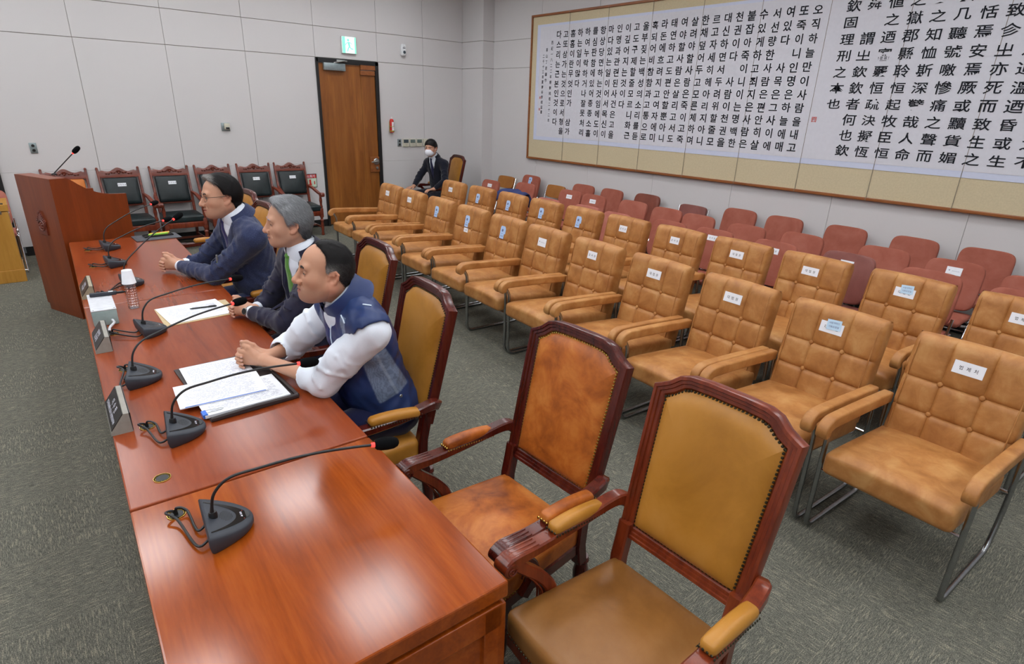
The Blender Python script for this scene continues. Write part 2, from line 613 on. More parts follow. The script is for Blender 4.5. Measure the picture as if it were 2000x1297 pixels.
panelled('wall_right', ys, [.12, 2.655, 3.095, ZC], pr, None, .0016)
panelled('wall_left', [YF, -2, 0, 2, 4, 6, 8, YW], ZS, pl)
panelled('wall_front', [XL, -3, -1.5, 0, 1.5, 3, 4.5, 6, XW], ZS, pf)
# square column in the corner behind the seated guard
b = MB()
for c0, c1 in zip([.12, 2.655, 3.095], [2.655, 3.095, ZC]):
    b.mi = 0
    b.box(((6.86+XW+.02)/2, (9.1+YW+.02)/2, (c0+c1)/2), (XW+.02-6.86, YW+.02-9.1, c1-c0-.007), .003)
    b.mi = 1
    b.box(((6.875+XW)/2, (9.115+YW)/2, (c0+c1)/2), (XW-6.875, YW-9.115, c1-c0))
struct(b.build('wall_column', ['wall_fabric', 'seam'], smooth=False))
for nm, c, s in (('baseboard_back', (2.0, YW+.012, .06), (4.1, .03, .12)), ('baseboard_right', (XW+.012, 2.5, .06), (.03, 13.2, .12)),
                 ('baseboard_corner', (5.99, YW+.012, .06), (1.74, .03, .12))):
    b = MB(); b.box(c, s, .003); struct(b.build(nm, 'black_trim', smooth=False))
# ------------------------------------------------------------------ door with closer, handle and black frame
t = thing('door_1', 'tall brown wood veneer door in a black frame under the exit sign', 'door', (DX0, YW, 0))
t['kind'] = 'structure'
W_ = DX1-DX0
b = MB()
for c, s in (((.012, 0, DZ/2), (.04, .06, DZ)), ((W_-.03, 0, DZ/2), (.06, .06, DZ)), ((W_/2, 0, DZ-.03), (W_, .06, .06))):
    b.box(c, s, .003)
b.build('door_frame', 'black_trim', t, False)
b = MB(); b.box((.02+(.752-.03)/2+.012, .028, 1.30), (.722, .04, 2.56), .003); b.build('main_leaf', 'door_veneer', t, False)
b = MB(); b.box((.756+.13, .028, 1.222), (.258, .04, 2.424), .003); b.build('narrow_leaf', 'door_veneer', t, False)
b = MB(); b.box((.886, -.0, 2.565), (.27, .05, .10), .004); b.box((.876, .005, 2.47), (.262, .05, .07), .004); b.build('pivot_cover', 'frame_wood', t, False)
b = MB(); b.box((.29, -.03, 2.53), (.36, .06, .11), .006); b.build('closer_body', 'grey_plate', t)
b = MB(); b.tube([(.28, -.05, 2.59), (.40, -.09, 2.615), (.47, -.04, 2.63)], .009); b.box((.42, -.04, 2.625), (.18, .03, .022), .003); b.build('closer_arm', 'steel', t)
b = MB(); b.box((.93, -.004, 1.0), (.17, .03, .26), .005); b.build('lock_plate', 'frame_wood', t, False)
b = MB(); b.lathe([(.055, 0), (.055, .01), (.045, .02), (.018, .022), (.018, .06), (.0, .062)], 20, TR(.955, -.019, 1.05)@RT(PI/2, 'X'))
b.tube([(.955, -.072, 1.05), (.90, -.078, 1.05), (.84, -.07, 1.045)], .011)
b.lathe([(.026, 0), (.026, .012), (.0, .014)], 16, TR(.965, -.019, .94)@RT(PI/2, 'X')); b.box((.965, -.04, .935), (.012, .012, .05), .003)
b.build('handle', 'steel', t)
b = MB()
b.box((-.155, YW-.0, 1.325), (.11, .07, 2.65), .003); b.box((-.675, YW, 2.62), (1.15, .07, .06), .003); b.box((-1.2, YW, 1.325), (.1, .07, 2.65), .003)
struct(b.build('trim_1', 'black_trim', smooth=False))
b = MB(); b.box((-.675, YW+.04, 1.30), (.95, .04, 2.6), .003); struct(b.build('door_2', 'door_veneer', smooth=False))
# ------------------------------------------------------------------ ceiling light panels
LX, LY = 1.651, 2.07
k = 0
for i in range(-3, 4):
    for j in range(-3, 4):
        cx, cy = 1.90+i*LX, 4.10+j*LY
        if not (XL+.4 < cx < XW-.4 and YF+.4 < cy < YW-.4): continue
        if k == 0:
            lamp = thing('ceiling_light', 'square white light panel set in the ceiling', 'ceiling light', (cx, cy, ZC), 0, 'light panels in the ceiling')
            b = MB()
            for dx, dy, sx, sy in ((-.36, 0, .03, .75), (.36, 0, .03, .75), (0, -.36, .75, .03), (0, .36, .75, .03)):
                b.box((dx, dy, -.01), (sx, sy, .03), .003)
            b.build('frame', 'white_plastic', lamp, False)
            b = MB(); b.box((0, 0, -.008), (.69, .69, .012)); b.build('diffuser', 'diffuser', lamp, False)
            bpy.context.view_layer.update(); remember(lamp)
        else:
            dup(lamp, (cx, cy, ZC))
        k += 1
# ------------------------------------------------------------------ framed calligraphy on the right wall
PY0, PY1, PZ0, PZ1, PX = -1.15, 8.04, 1.19, 3.42, 7.058
art = thing('calligraphy_panel', 'very long framed white calligraphy panel with black Korean and Chinese characters on the right wall', 'wall panel', (XW, 0, 0))
def P_(x, y, z): return (x-XW, y, z)
b = MB()
for y0, y1, z0, z1 in ((PY0, PY1, PZ0, PZ0+.032), (PY0, PY1, PZ1-.032, PZ1), (PY1-.03, PY1, PZ0, PZ1), (PY0, PY0+.03, PZ0, PZ1)):
    b.box(P_(PX+.012, (y0+y1)/2, (z0+z1)/2), (.058, y1-y0, z1-z0), .006)
b.build('frame', 'frame_wood', art, False)
b = MB(); b.box(P_(PX+.021, (PY0+PY1)/2, (PZ0+PZ1)/2), (.03, PY1-PY0-.02, PZ1-PZ0-.02)); b.build('silk_mount', 'silk', art, False)
b = MB(); b.box(P_(PX+.004, (PY0+7.945)/2, (1.512+3.27)/2), (.006, 7.945-PY0-.1, 3.27-1.512)); b.build('pale_margin', 'pale_border', art, False)
b = MB(); b.box(P_(PX, (PY0+7.90)/2, (1.572+3.236)/2), (.003, 7.90-PY0-.16, 3.236-1.572)); b.build('paper', 'rice_paper', art, False)
b = MB()
y = 7.165
while y > PY0+.1:
    b.box(P_(PX-.001, y, (PZ0+PZ1)/2), (.003, .005, PZ1-PZ0-.066)); b.box(P_(PX-.017, y, PZ0+.016), (.002, .006, .032)); b.box(P_(PX-.017, y, PZ1-.016), (.002, .006, .032))
    y -= .785
b.build('fold_line', 'fold_line', art, False)
KO = ['오직하늘만이사람을내고', '또죽이니인명은하늘에매', '여있다 사목은그사이에', '서선량한사람은편안히살', '수있게하고죄지은사람은', '붙잡아죽이니이는명백한', '천권이다 사람이천권을', '대신하면서두려위할줄모',
      '르고자세히헤아리지아니', '한채덮어두고모른체하며', '살려야할사람은죽이고죽', '여야할사람은살리고서도', '태연하고도편안할뿐아니', '라돈에흐려지고여자에미', '혹되어비참함과고통으로', '울부짖는백성의소리를듣',
      '고도구제할줄모르니화근', '이깊어지는것이다', '인명과관련된사건은고을', '마다있는일이어서목신이', '항상당면하는것임에도이', '를심판함에있어종종소홀', '하여누락하거나잘못처리', '하는일이많다', '홈홈이란무엇인가 삼가', '고또삼가는것으로서형을', '다스리는근본인것이다']
ZH = ['欽固理刑之本也', '舜 謂㞢欽欽者何也欽', '値之迺審覈恒疏決擬恆', '之獄郡縣聆恒起牧臣恒', '吏之知恤斯深孼哉人命', '斯几聽號噭慘痛之聲而', '十恬焉安焉厥或黷貨媚', '致㐱㞢亦死而致生之'[-9:], '而辨之迺溫迺昏或生', '不審其情而生殺之不', '人惟天生而又死之矣']
def at(y, z): return frame((PX-.0045-XW, y, z), (0, -1, 0), (0, 0, 1), (-1, 0, 0))
L = Letters()
for k, colm in enumerate(KO):
    y = 3.372+k*.1542
    for r_, ch in enumerate(colm):
        if ch != ' ':
            L.add(ch, .118, at(y+random.uniform(-.003, .003), 3.103-r_*.1424+random.uniform(-.003, .003)), .018, (1.0+random.uniform(-.06, .06), .96+random.uniform(-.06, .06)))
for k, colm in enumerate(ZH):
    y = 3.004-k*.1968
    n = len(colm)
    for r_, ch in enumerate(colm):
        z = 1.685+.1575*((3 if k == 0 else 0)+n-1-r_)
        if ch != ' ':
            L.add(ch, .136, at(y, z), .012, (1.06+random.uniform(-.05, .05), .86+random.uniform(-.06, .06)))
for y, z0, dz, tx in ((7.527, 2.995, .083, '西紀一八二二年朝鮮純祖二十二年'), (7.645, 2.896, .09, '茶山丁若鏞作'), (7.716, 2.805, .077, '二千十三年夏南谷李相益書')):
    for r_, ch in enumerate(tx):
        L.add(ch, .058, at(y, z0-r_*dz), .008, (.85, 1))
L.build('lettering', 'calligraphy_ink', art)
L = Letters()
for y, z, s, ch in ((3.18, 1.99, .06, '囧'), (7.76, 2.18, .04, '田'), (7.765, 2.0, .04, '回')): L.add(ch, s, at(y, z), .02)
L.build('seal', 'seal_red', art)
bpy.context.view_layer.update()
# ------------------------------------------------------------------ small fittings on the back wall
def fit(name, label, cat, x, z, group=None):
    return thing(name, label, cat, (x, YW, z), 0, group)
t = fit('exit_sign', 'glowing green running man exit sign above the brown door', 'sign', 4.61, 2.865)
b = MB(); b.box((0, -.02, 0), (.25, .04, .25), .006); b.build('sign_body', 'white_plastic', t)
b = MB(); b.box((0, -.042, 0), (.236, .004, .236)); b.build('lit_panel', 'exit_white', t, False)
b = MB()
b.box((-.092, -.0445, 0), (.05, .002, .236)); b.box((.104, -.0445, 0), (.026, .002, .236))
b.ball((-.016, -.0445, .072), (.02, .001, .02))
for pts, r in (([(-.012, -.045, .045), (.004, -.045, -.018)], .018), ([(-.012, -.045, .04), (-.052, -.045, .022), (-.06, -.045, -.005)], .007), ([(-.006, -.045, .04), (.034, -.045, .03), (.046, -.045, .008)], .007),
               ([(.002, -.045, -.02), (-.022, -.045, -.055), (-.034, -.045, -.095)], .0105), ([(.006, -.045, -.02), (.03, -.045, -.052), (.07, -.045, -.056)], .0105)):
    b.tube(pts, r, 6, flat=(1, .06) if False else None)
me_v = [v for v in b.bm.verts]
for v in me_v: v.co.y = max(-.0465, min(-.0435, v.co.y))
b.build('running_man', 'exit_green', t, False)
t = fit('emergency_lamp', 'small white oval emergency lamp on the wall right of the exit sign', 'lamp', 5.603, 2.872)
b = MB(); b.cushion((.10, .07, .19), .034, m=TR(0, -.03, 0)); b.build('housing', 'white_plastic', t)
b = MB(); b.lathe([(.026, 0), (.022, .012), (.0, .014)], 14, TR(.004, -.062, -.035)@RT(PI/2, 'X')); b.build('lamp_lens', 'lcd_dark', t)
b = MB(); b.box((0, -.064, .03), (.05, .006, .012), .002); b.box((.0, -.064, .052), (.03, .006, .006), .002); b.build('indicator', 'ink', t)
t = fit('fire_extinguisher', 'small red throwing fire extinguisher hung on the wall beside the door', 'fire extinguisher', 5.315, 1.655)
b = MB(); b.lathe([(.0, -.12), (.036, -.118), (.038, -.10), (.038, .07), (.03, .095), (.012, .108), (.0, .11)], 18, TR(0, -.05, 0)); b.build('bottle', 'red_paint', t)
b = MB(); b.lathe([(.012, .105), (.014, .12), (.009, .135), (.0, .14)], 12, TR(0, -.05, 0)); b.build('cap', 'white_plastic', t)

b = MB()
b.grid([[(.0392*math.cos(a), -.05+.0392*math.sin(a), z) for a in [R(q) for q in range(-112, -30, 12)]] for z in (-.085, .055)])
b.build('paper_label', 'white_paper', t)
L = Letters()
for i, ch in enumerate('소화기'): L.add(ch, .022, frame((.011, -.0895, .01-.028*i), V((.95, .3, 0)).normalized(), (0, 0, 1), V((.3, -.95, 0)).normalized()), .02)
L.build('lettering', 'ink_red', t)
b = MB(); b.box((0, -.006, -.02), (.05, .012, .16), .003); b.tube([(.042*math.cos(a), -.05+.042*math.sin(a), -.095) for a in [R(q) for q in range(100, 441, 20)]], .006); b.tube([(.041*math.cos(a), -.05+.041*math.sin(a), -.02) for a in [R(q) for q in range(100, 441, 20)]], .004); b.build('bracket', 'lime', t)
def outlet(x, z, label):
    t = fit('wall_outlet', label, 'outlet', x, z)
    b = MB(); b.box((0, -.006, 0), (.075, .014, .125), .003); b.build('face_plate', 'grey_plate', t)
    for dz in (.028, -.028):
        b = MB(); b.lathe([(.017, 0), (.017, .006), (.0, .006)], 14, TR(.0, -.013, dz)@RT(PI/2, 'X')); b.build('socket', 'black_plastic', t)
outlet(.285, 1.344, 'grey double wall outlet above the wooden lectern')
outlet(5.48, 1.36, 'grey double wall outlet left of the three thermostats')
for i, (x, lc, lb) in enumerate(((5.605, 'lcd_dark', 'leftmost of the three ivory thermostats beside the seated guard'), (5.745, 'lcd', 'middle one of the three ivory thermostats beside the seated guard'), (5.885, 'lcd', 'thermostat nearest the guard in the row of three'))):
    t = fit('thermostat', lb, 'thermostat', x, 1.358, 'ivory thermostats on the back wall')
    b = MB(); b.box((0, -.012, 0), (.12, .028, .135), .005); b.build('housing', 'ivory_plastic', t)
    b = MB(); b.box((0, -.027, .028), (.098, .004, .058), .001); b.build('display', lc, t)
t = fit('light_switch', 'ivory switch plate half hidden behind the guard\'s head', 'switch', 6.02, 1.358)
b = MB(); b.box((0, -.012, 0), (.10, .024, .13), .004); b.build('switch_plate', 'ivory_plastic', t)
t = fit('card_reader', 'small square grey and beige reader alone on the back wall', 'card reader', 2.585, 1.61)
b = MB(); b.box((0, -.008, 0), (.115, .018, .115), .004); b.build('face_plate', 'grey_plate', t)
b = MB(); b.box((.014, -.03, .008), (.075, .03, .085), .005); b.build('reader_body', 'ivory_plastic', t)
b = MB(); b.box((.018, -.047, -.016), (.05, .006, .022), .002); b.build('slot', 'ink', t)
t = fit('extinguisher_sign', 'red and green extinguisher sign low on the wall left of the door', 'sign', 3.80, .775)
b = MB(); b.box((0, -.005, 0), (.20, .012, .22), .003); b.build('frame', 'black_trim', t)
b = MB(); b.box((0, -.0125, -.03), (.18, .003, .14)); b.build('glow_panel', 'glow_paper', t, False)
b = MB(); b.box((0, -.0125, .072), (.18, .003, .055)); b.prism([(-.012, .02), (.018, .02), (.018, -.05), (.036, -.05), (.003, -.085), (-.03, -.05), (-.012, -.05)], 0, .002, TR(-.02, -.014, 0)@RT(PI/2, 'X'))
b.lathe([(.014, -.03), (.014, .02), (.005, .03), (.0, .03)], 10, TR(.055, -.012, -.03)@Matrix.Scale(.2, 4, (0, 1, 0))); b.build('red_print', 'red_paint', t, False)
L = Letters(); L.add('소화기', .052, frame((.0, -.0145, .072), (1, 0, 0), (0, 0, 1), (0, -1, 0)), .02); L.build('lettering', 'white_ink', t)
# ------------------------------------------------------------------ tan leather visitor armchairs (front faces -X, front legs at x = 0)
def tufted(w, h, t, cols, rows, puff=.016, groove=.010):
    """upholstered back with seams: front towards -X, y across, z up, thickness t; seams at cols (y) and rows (z)"""
    def lines(bs, n0):
        out = []
        for a, c in zip(bs[:-1], bs[1:]):
            k = max(4, int((c-a)/.016))
            out += [a+(c-a)*(.5-.5*math.cos(PI*q/k)) for q in range(k)]
        return out+[bs[-1]]
    yb = [-w/2]+list(cols)+[w/2]
    zb = [0]+list(rows)+[h]
    YL, ZL = lines(yb, 0), lines(zb, 0)
    ny, nz = len(YL)-1, len(ZL)-1
    def bulge(v, bs):
        for a, c in zip(bs[:-1], bs[1:]):
            if a <= v <= c:
                u = (v-a)/(c-a)*2-1
                return max(0, 1-abs(u)**4.5)
        return 0
    def front(y, z):
        d = -t/2-puff*(.45+.55*bulge(y, yb)**.6*bulge(z, zb)**.6)
        for c in cols: d += groove*.55*math.exp(-((y-c)/.006)**2)
        for q in rows: d += groove*.55*math.exp(-((z-q)/.006)**2)
        for c in cols:
            for q in rows: d += groove*.8*math.exp(-(((y-c)**2+(z-q)**2)/.022**2))
        return d
    b = MB()
    rr = .05
    rowsP = []
    for i in range(nz+1):
        z = ZL[i]
        row = []
        for j in range(ny+1):
            y = YL[j]
            x = front(y, z)
            e = max(0, abs(y)-(w/2-.03))/.03
            x += (1-math.sqrt(max(0, 1-e*e)))*.03
            zt = max(0, z-(h-rr))/rr
            x += (1-math.sqrt(max(0, 1-zt*zt)))*.055
            row.append((x, y*(1-.012*zt*zt), z+.008*zt*(1-(2*y/w)**2)))
        rowsP.append(row)
    fv = b.grid(rowsP)
    br = []
    for i in range(nz+1):
        z = ZL[i]
        zt = max(0, z-(h-rr))/rr
        x = t/2-(1-math.sqrt(max(0, 1-zt*zt)))*.05
        br.append([(x-.012*(j in (0, ny)), YL[j], z+.008*zt*(1-(2*YL[j]/w)**2)) for j in range(ny+1)])
    bv = b.grid(br)
    b.bm.verts.ensure_lookup_table()
    # close the rim
    def strip(A, B):
        for k in range(len(A)-1): b.face((A[k], A[k+1], B[k+1], B[k]))
    strip(fv[-1], bv[-1]); strip(fv[0], bv[0])
    for s_ in (0, -1):
        A = [r[s_] for r in fv]; B = [r[s_] for r in bv]
        for k in range(nz): b.face((A[k], A[k+1], B[k+1], B[k]))
    return b, front
TAN_X0 = 0
def make_tan():
    t = thing('armchair', 'x', 'chair')
    # seat
    def sh(p):
        x, y, z = p
        k = (x+.33)/.66
        return (x, y, z-.05*k+(.012*(1-(2*y/.55)**2) if z > 0 else 0)-(.012*max(0, .12-k)/.12 if z > 0 else 0))
    b = MB(); b.cushion((.66, .555, .125), .03, (.012, 0), 12, TR(.265, 0, .448), sh); b.build('seat', 'tan_leather', t)
    # back
    A = R(12)
    bm_ = TR(.585, 0, .395)@RT(A, 'Y')
    b, fr = tufted(.53, .60, .10, (-.09, .09), (.20, .365))
    bmesh.ops.transform(b.bm, matrix=bm_, verts=b.bm.verts[:])
    back = b.build('backrest', 'tan_leather', t)
    for c in (-.09, .09):
        for q in (.20, .365):
            b = MB(); b.dome((0, 0, 0), .015, .013, bm_@TR(fr(c, q)-.0085, c, q)@RT(-PI/2, 'Y'), 12); b.build('button', 'tan_leather', back)
    for s_ in (-1, 1):
        b = MB(); b.tube(rounded_path([bm_@V((-.066, s_*.240, .0)), bm_@V((-.066, s_*.240, .565)), bm_@V((-.0, s_*.238, .598)), bm_@V((.03, s_*.238, .59))], .04, 6), .0032, 6)
        b.build('piping', 'tan_leather', back)
    for s_ in (-1, 1):
        # padded arm
        pts = spline([(-.068, s_*.299, .585), (-.075, s_*.299, .615), (-.045, s_*.299, .640), (.02, s_*.299, .645), (.30, s_*.299, .632), (.60, s_*.299, .612)], 5)
        rows_ = []
        for i, p in enumerate(pts):
            tg = (pts[min(i+1, len(pts)-1)]-pts[max(i-1, 0)]).normalized()
            nrm = V((0, 1, 0)).cross(tg).normalized()*-1
            if nrm.z < 0 and i > 6: nrm = -nrm
            hw, hh, rr = .0275, .030 if i > 1 else .024, .010
            ring = []
            for (sx, sz) in ((1, 1), (-1, 1), (-1, -1), (1, -1)):
                for q in range(4):
                    a = {(1, 1): 0, (-1, 1): PI/2, (-1, -1): PI, (1, -1): 3*PI/2}[(sx, sz)]+PI/2*q/3
                    ring.append(p+V((0, 1, 0))*(sx*(hw-rr)+rr*math.cos(a))+nrm*(sz*(hh-rr)+rr*math.sin(a)))
            rows_.append(ring)
        b = MB(); vv = b.grid(rows_, False, True); b.face(list(reversed(vv[0]))); b.face(vv[-1])
        b.build('arm_pad', 'tan_leather', t)
        # chrome sled loop on this side
        y = s_*.306
        b = MB()
        b.tube(rounded_path([(-.03, y, .60), (.0, y, .55), (0, y, .013), (.60, y, .013), (.655, y, .20), (.645, y, .60)], .07, 6), .0125, 10)
        b.build('side_frame', 'dull_chrome', t)
    b = MB()
    b.tube([(.0, -.306, .372), (.0, .306, .372)], .008, 8)
    b.tube([(.65, -.306, .33), (.65, .306, .33)], .010, 8)
    b.tube([(.0, -.25, .37), (.64, -.25, .325)], .007, 6); b.tube([(.0, .25, .37), (.64, .25, .325)], .007, 6)
    b.build('cross_bar', 'chrome', t)
    bpy.context.view_layer.update()
    remember(t)
    return t, bm_, fr
# ------------------------------------------------------------------ paper name tags taped on chair backs
def paper_tag(parent, m, w, h, text=None, paper='white_paper', style='plain', size=None):
    """m: frame on the surface, x across, y up, z outwards"""
    b = MB()
    if style == 'badge':      # blue paper with a notched corner
        b.prism([(-w/2, -h/2), (w*.30, -h/2), (w*.30, -h*.1), (w/2, -h*.1), (w/2, h*.32), (w*.30, h*.5), (-w*.36, h*.5), (-w/2, h*.38)], 0, .0012, m)
    else:
        b.box((0, 0, .0006), (w, h, .0012), 0, m)
    o = b.build('name_tag', paper, parent, False)
    L = Letters()
    mm = m@TR(0, 0, .0018)
    if text:
        n = len(text)
        sz = size or h*.36
        for i, ch in enumerate(text): L.add(ch, sz, mm@TR((i-(n-1)/2)*sz*1.35, 0, 0), .004, (.9, 1))
    if style == 'badge':
        L.add('●', h*.30, mm@TR(-w*.08, h*.16, 0)); L.add('▂', h*.14, mm@TR(-w*.08, -h*.10, 0)); L.add('외교부', h*.13, mm@TR(-w*.08, -h*.30, 0), .02)
    if style == 'card':
        L.add('●', h*.22, mm@TR(-w*.30, h*.05, 0)); L.add('법무보호복지공단', h*.11, mm@TR(w*.12, 0, 0), .01)
    L.build('lettering', 'ink' if style == 'plain' else 'ink_blue' if style == 'badge' else 'ink_grey', o)
    return o
tan, tan_bm, tan_fr = make_tan()
def tan_front(y, z): return tan_bm@TR(tan_fr(y, z)-.001, y, z)@frame((0, 0, 0), (0, -1, 0), (0, 0, 1), (-1, 0, 0))
bpy.context.view_layer.update()
# pixel rays -> ground points, used only to lay the rows out
def gp(px, z):
    d = RX*(px[0]-1000)+RY*(px[1]-648.5)+RZ*1137
    return V((0, 0, 2))+d*((z-2)/d.z)
YAW = R(-3.9)
ROW1 = [7.21, 6.56, 5.84, 5.16, 4.49, 3.87, 3.21, 2.54, 1.87, 1.215, .54]
ROW2 = [7.17, 6.47, 5.80, 5.15, 4.51, 3.86, 3.21, 2.55, 1.90, 1.235, .565]
TAG1 = [('감사원', 0), ('감사원', 0), ('b', 0), ('bb', 0), ('b', 0), ('c', 0), ('감사원', 0), ('대법원', 0), ('대법원', 0), ('대법원', 1), ('법제처', 0)]
TAG2 = [('감사원', 0), ('b', 0), ('b', 0), ('b', 0), ('b', 0), ('감사원', 0), ('감사원', 0), ('대법원', 0), ('대법원', 0), ('대법원', 1), ('법제처', 0)]
ORD = ['first', 'second', 'third', 'fourth', 'fifth', 'sixth', 'seventh', 'eighth', 'ninth', 'tenth', 'last']
TAGW = {'감사원': 'white', '대법원': 'white', '법제처': 'white', 'b': 'blue', 'bb': 'blue and a red', 'c': 'white card'}
for row, px, tags in ((1, ROW1, TAG1), (2, ROW2, TAG2)):
    for k, (p, (tx, note)) in enumerate(zip(px, tags)):
        where = 'front' if row == 1 else 'second'
        tg = 'blue sticky note' if note else {'b': 'blue tag', 'bb': 'blue tag and small red tag', 'c': 'white card'}.get(tx, 'white name tag')
        lab = f'tan leather armchair with {tg}, {ORD[k]} from door in {where} row'
        o = tan if (row == 1 and k == 0) else dup(tan)
        o['label'] = lab
        o['group'] = f'tan leather armchairs in the {where} row'
        o.location = ((2.74 if row == 1 else 3.99)+(.068 if row == 1 else .03)*(p-.557)+.044, p+.04, 0)
        o.rotation_euler = (0, 0, YAW+random.uniform(-.008, .008))
        bk = [x for x in o.children if x.name.startswith('backrest')]
        if tx in ('b', 'bb'):
            paper_tag(o, tan_front(.0, .44), .085, .125, None, 'blue_paper', 'badge')
            if tx == 'bb': paper_tag(o, tan_front(-.0, .345), .08, .045, '법률', 'white_paper', 'plain', .02)
        elif tx == 'c':
            paper_tag(o, tan_front(0, .46), .115, .075, None, 'white_paper', 'card')
        else:
            paper_tag(o, tan_front(.0, .48 if row == 1 else .475), .13 if tx != '감사원' else .105, .064, tx)
            if note:
                b = MB(); b.box((0, 0, .0025), (.08, .06, .0012), 0, tan_front(-.01, .50)@RT(.08, 'Z')); b.build('sticky_note', 'note_paper', o, False)
                L = Letters(); mm = tan_front(-.01, .50)@RT(.08, 'Z')@TR(0, 0, .004)
                L.add('사법개혁단', .013, mm@TR(0, .012, 0)); L.add('기획조정실', .013, mm@TR(0, -.010, 0)); L.build('lettering', 'ink_blue', o)
# ------------------------------------------------------------------ carved wooden armchairs at the table (front faces -X)
def inset(poly, d):
    n = len(poly)
    out = []
    for i in range(n):
        a, b_, c = V(poly[i-1]).to_2d(), V(poly[i]).to_2d(), V(poly[(i+1) % n]).to_2d()
        e1, e2 = (b_-a).normalized(), (c-b_).normalized()
        n1, n2 = V((-e1.y, e1.x)), V((-e2.y, e2.x))
        bis = (n1+n2)
        bis = bis/max(.3, bis.dot(n1))
        out.append((b_.x+bis.x*d, b_.y+bis.y*d))
    return out
def walk(poly, step):
    pts = [V(p).to_2d() for p in poly]
    out, acc = [], 0
    for i in range(len(pts)):
        a, c = pts[i], pts[(i+1) % len(pts)]
        L_ = (c-a).length
        k = max(1, round(L_/step))
        out += [a+(c-a)*q/k for q in range(k)]
    return out
BACK_OUT = [(-.245, 0), (.245, 0), (.250, .12), (.256, .30), (.262, .53), (.236, .541), (.206, .556), (.172, .583), (.135, .594), (.06, .598), (-.06, .598), (-.135, .594), (-.172, .583), (-.206, .556), (-.236, .541), (-.262, .53), (-.256, .30), (-.250, .12)]
BACK_OUT = [(x*1.01, y*1.10) for x, y in BACK_OUT]
def make_carver(back_l, seat_l, wd, nail, nail_on=True):
    t = thing('armchair', 'x', 'chair')
    A = R(13)
    bm_ = TR(.222, 0, .545)@RT(A, 'Y')@frame((0, 0, 0), (0, -1, 0), (0, 0, 1), (-1, 0, 0))   # x across, y up the back, z forward
    b = MB()
    prof = [(0.004, -.038), (0, -.034), (0, .006), (.003, .011), (.014, .012), (.0165, .006), (.027, .006), (.0295, .0), (.041, 0), (.046, -.006), (.052, -.012)]
    b.grid([[(p[0], p[1], h) for p in inset(BACK_OUT, d)] for d, h in prof], False, True)
    bk = inset(BACK_OUT, .004)
    b.face([b.bm.verts.new((p[0], p[1], -.038)) for p in reversed(bk)])
    bmesh.ops.transform(b.bm, matrix=bm_, verts=b.bm.verts[:])
    b.build('back_frame', wd, t)
    b = MB()
    inn = inset(BACK_OUT, .047)
    c0 = V((0, .315))
    rows = []
    fine = walk(inn, .03)
    def soft(q):
        acc = 0
        for i in range(len(inn)):
            a_, c_ = V(inn[i-1]), V(inn[i])
            e_ = (c_-a_); L_ = e_.length
            if L_ < .02: continue
            dd = abs((q.x-a_.x)*e_.y-(q.y-a_.y)*e_.x)/L_
            acc += 1/(dd+.0005)**3
        return acc**(-1/3)
    for u in (1, .985, .965, .94, .91, .87, .82, .75, .65, .5, .35, .2, .03):
        row = []
        for p in fine:
            q = V((c0.x+(p.x-c0.x)*u, c0.y+(p.y-c0.y)*u))
            row.append((q.x, q.y, -.010+.034*(1-math.exp(-soft(q)/.022))+.006*(1-u)))
        rows.append(row)
    vv = b.grid(rows, False, True)
    b.face(vv[-1])
    bmesh.ops.transform(b.bm, matrix=bm_, verts=b.bm.verts[:])
    b.build('back_cushion', back_l, t)
    if nail_on:
        b = MB()
        for p in walk(inset(BACK_OUT, .0515), .0135):
            b.dome((0, 0, 0), .0058, .0048, bm_@TR(p.x, p.y, -.0065), 6)
        b.build('nail_trim', nail, t)['kind'] = 'stuff'
    # rear posts and legs
    for s_ in (-1, 1):
        b = MB()
        b.bar([(.232, s_*.224, .60), (.222, s_*.224, .54), (.205, s_*.224, .46), (.20, s_*.224, .36), (.215, s_*.224, .27)], .05, .05)
        b.lathe([(.022, 0), (.026, .03), (.02, .05), (.03, .12), (.034, .2), (.024, .25), (.032, .262), (.026, .28)], 14, TR(.235, s_*.222, 0))
        b.build('rear_post', wd, t)
        # arm
        b = MB()
        path = spline([(.27, s_*.262, .652), (.235, s_*.282, .668), (.17, s_*.292, .664), (.08, s_*.297, .652), (-.04, s_*.300, .642), (-.16, s_*.301, .640), (-.262, s_*.301, .644), (-.285, s_*.301, .632)], 4)
        b.bar(path, [.045, .05, .052, .052, .052, .056, .06, .06], [.05, .046, .04, .036, .036, .038, .046, .05])
        for k in (-1, 0, 1):
            b.bar([(p.x, p.y+k*.017, p.z+.0205) for p in path[20:]], .007, .006)
        b.lathe([(.0, -.033), (.022, -.033), (.027, -.029), (.027, .029), (.022, .033), (.0, .033)], 18, TR(-.284, s_*.301, .626)@RT(PI/2, 'X'))
        for e in (-1, 1):
            sp = [(-.284+.019*(1-k/16)*math.cos(-k*.62), s_*.301+e*.034, .626+.019*(1-k/16)*math.sin(-k*.62)) for k in range(15)]
            b.tube(sp, .0035, 5)
        b.bar(spline([(-.255, s_*.299, .628), (-.215, s_*.296, .585), (-.155, s_*.287, .53), (-.112, s_*.277, .47), (-.108, s_*.27, .41), (-.15, s_*.268, .355)], 4), [.05, .045, .042, .042, .05, .05], [.045, .04, .042, .046, .05, .05])
        for k in (-1, 0, 1):
            b.bar([(p.x-.023, p.y+k*.013, p.z+.006) for p in spline([(-.235, s_*.298, .60), (-.175, s_*.290, .54), (-.128, s_*.28, .47), (-.128, s_*.272, .42)], 4)], .007, .006)
        arm = b.build('arm', wd, t)
        b = MB()
        def shp(p):
            return (p[0], p[1]*(1-.10*(2*p[0]/.25)**2), p[2]+(.005*(1-(2*p[0]/.25)**2)))
        b.cushion((.25, .056, .042), .018, (.006, 0), 9, TR(.035, s_*.2985, .667)@RT(R(3.6), 'Y'), shp)
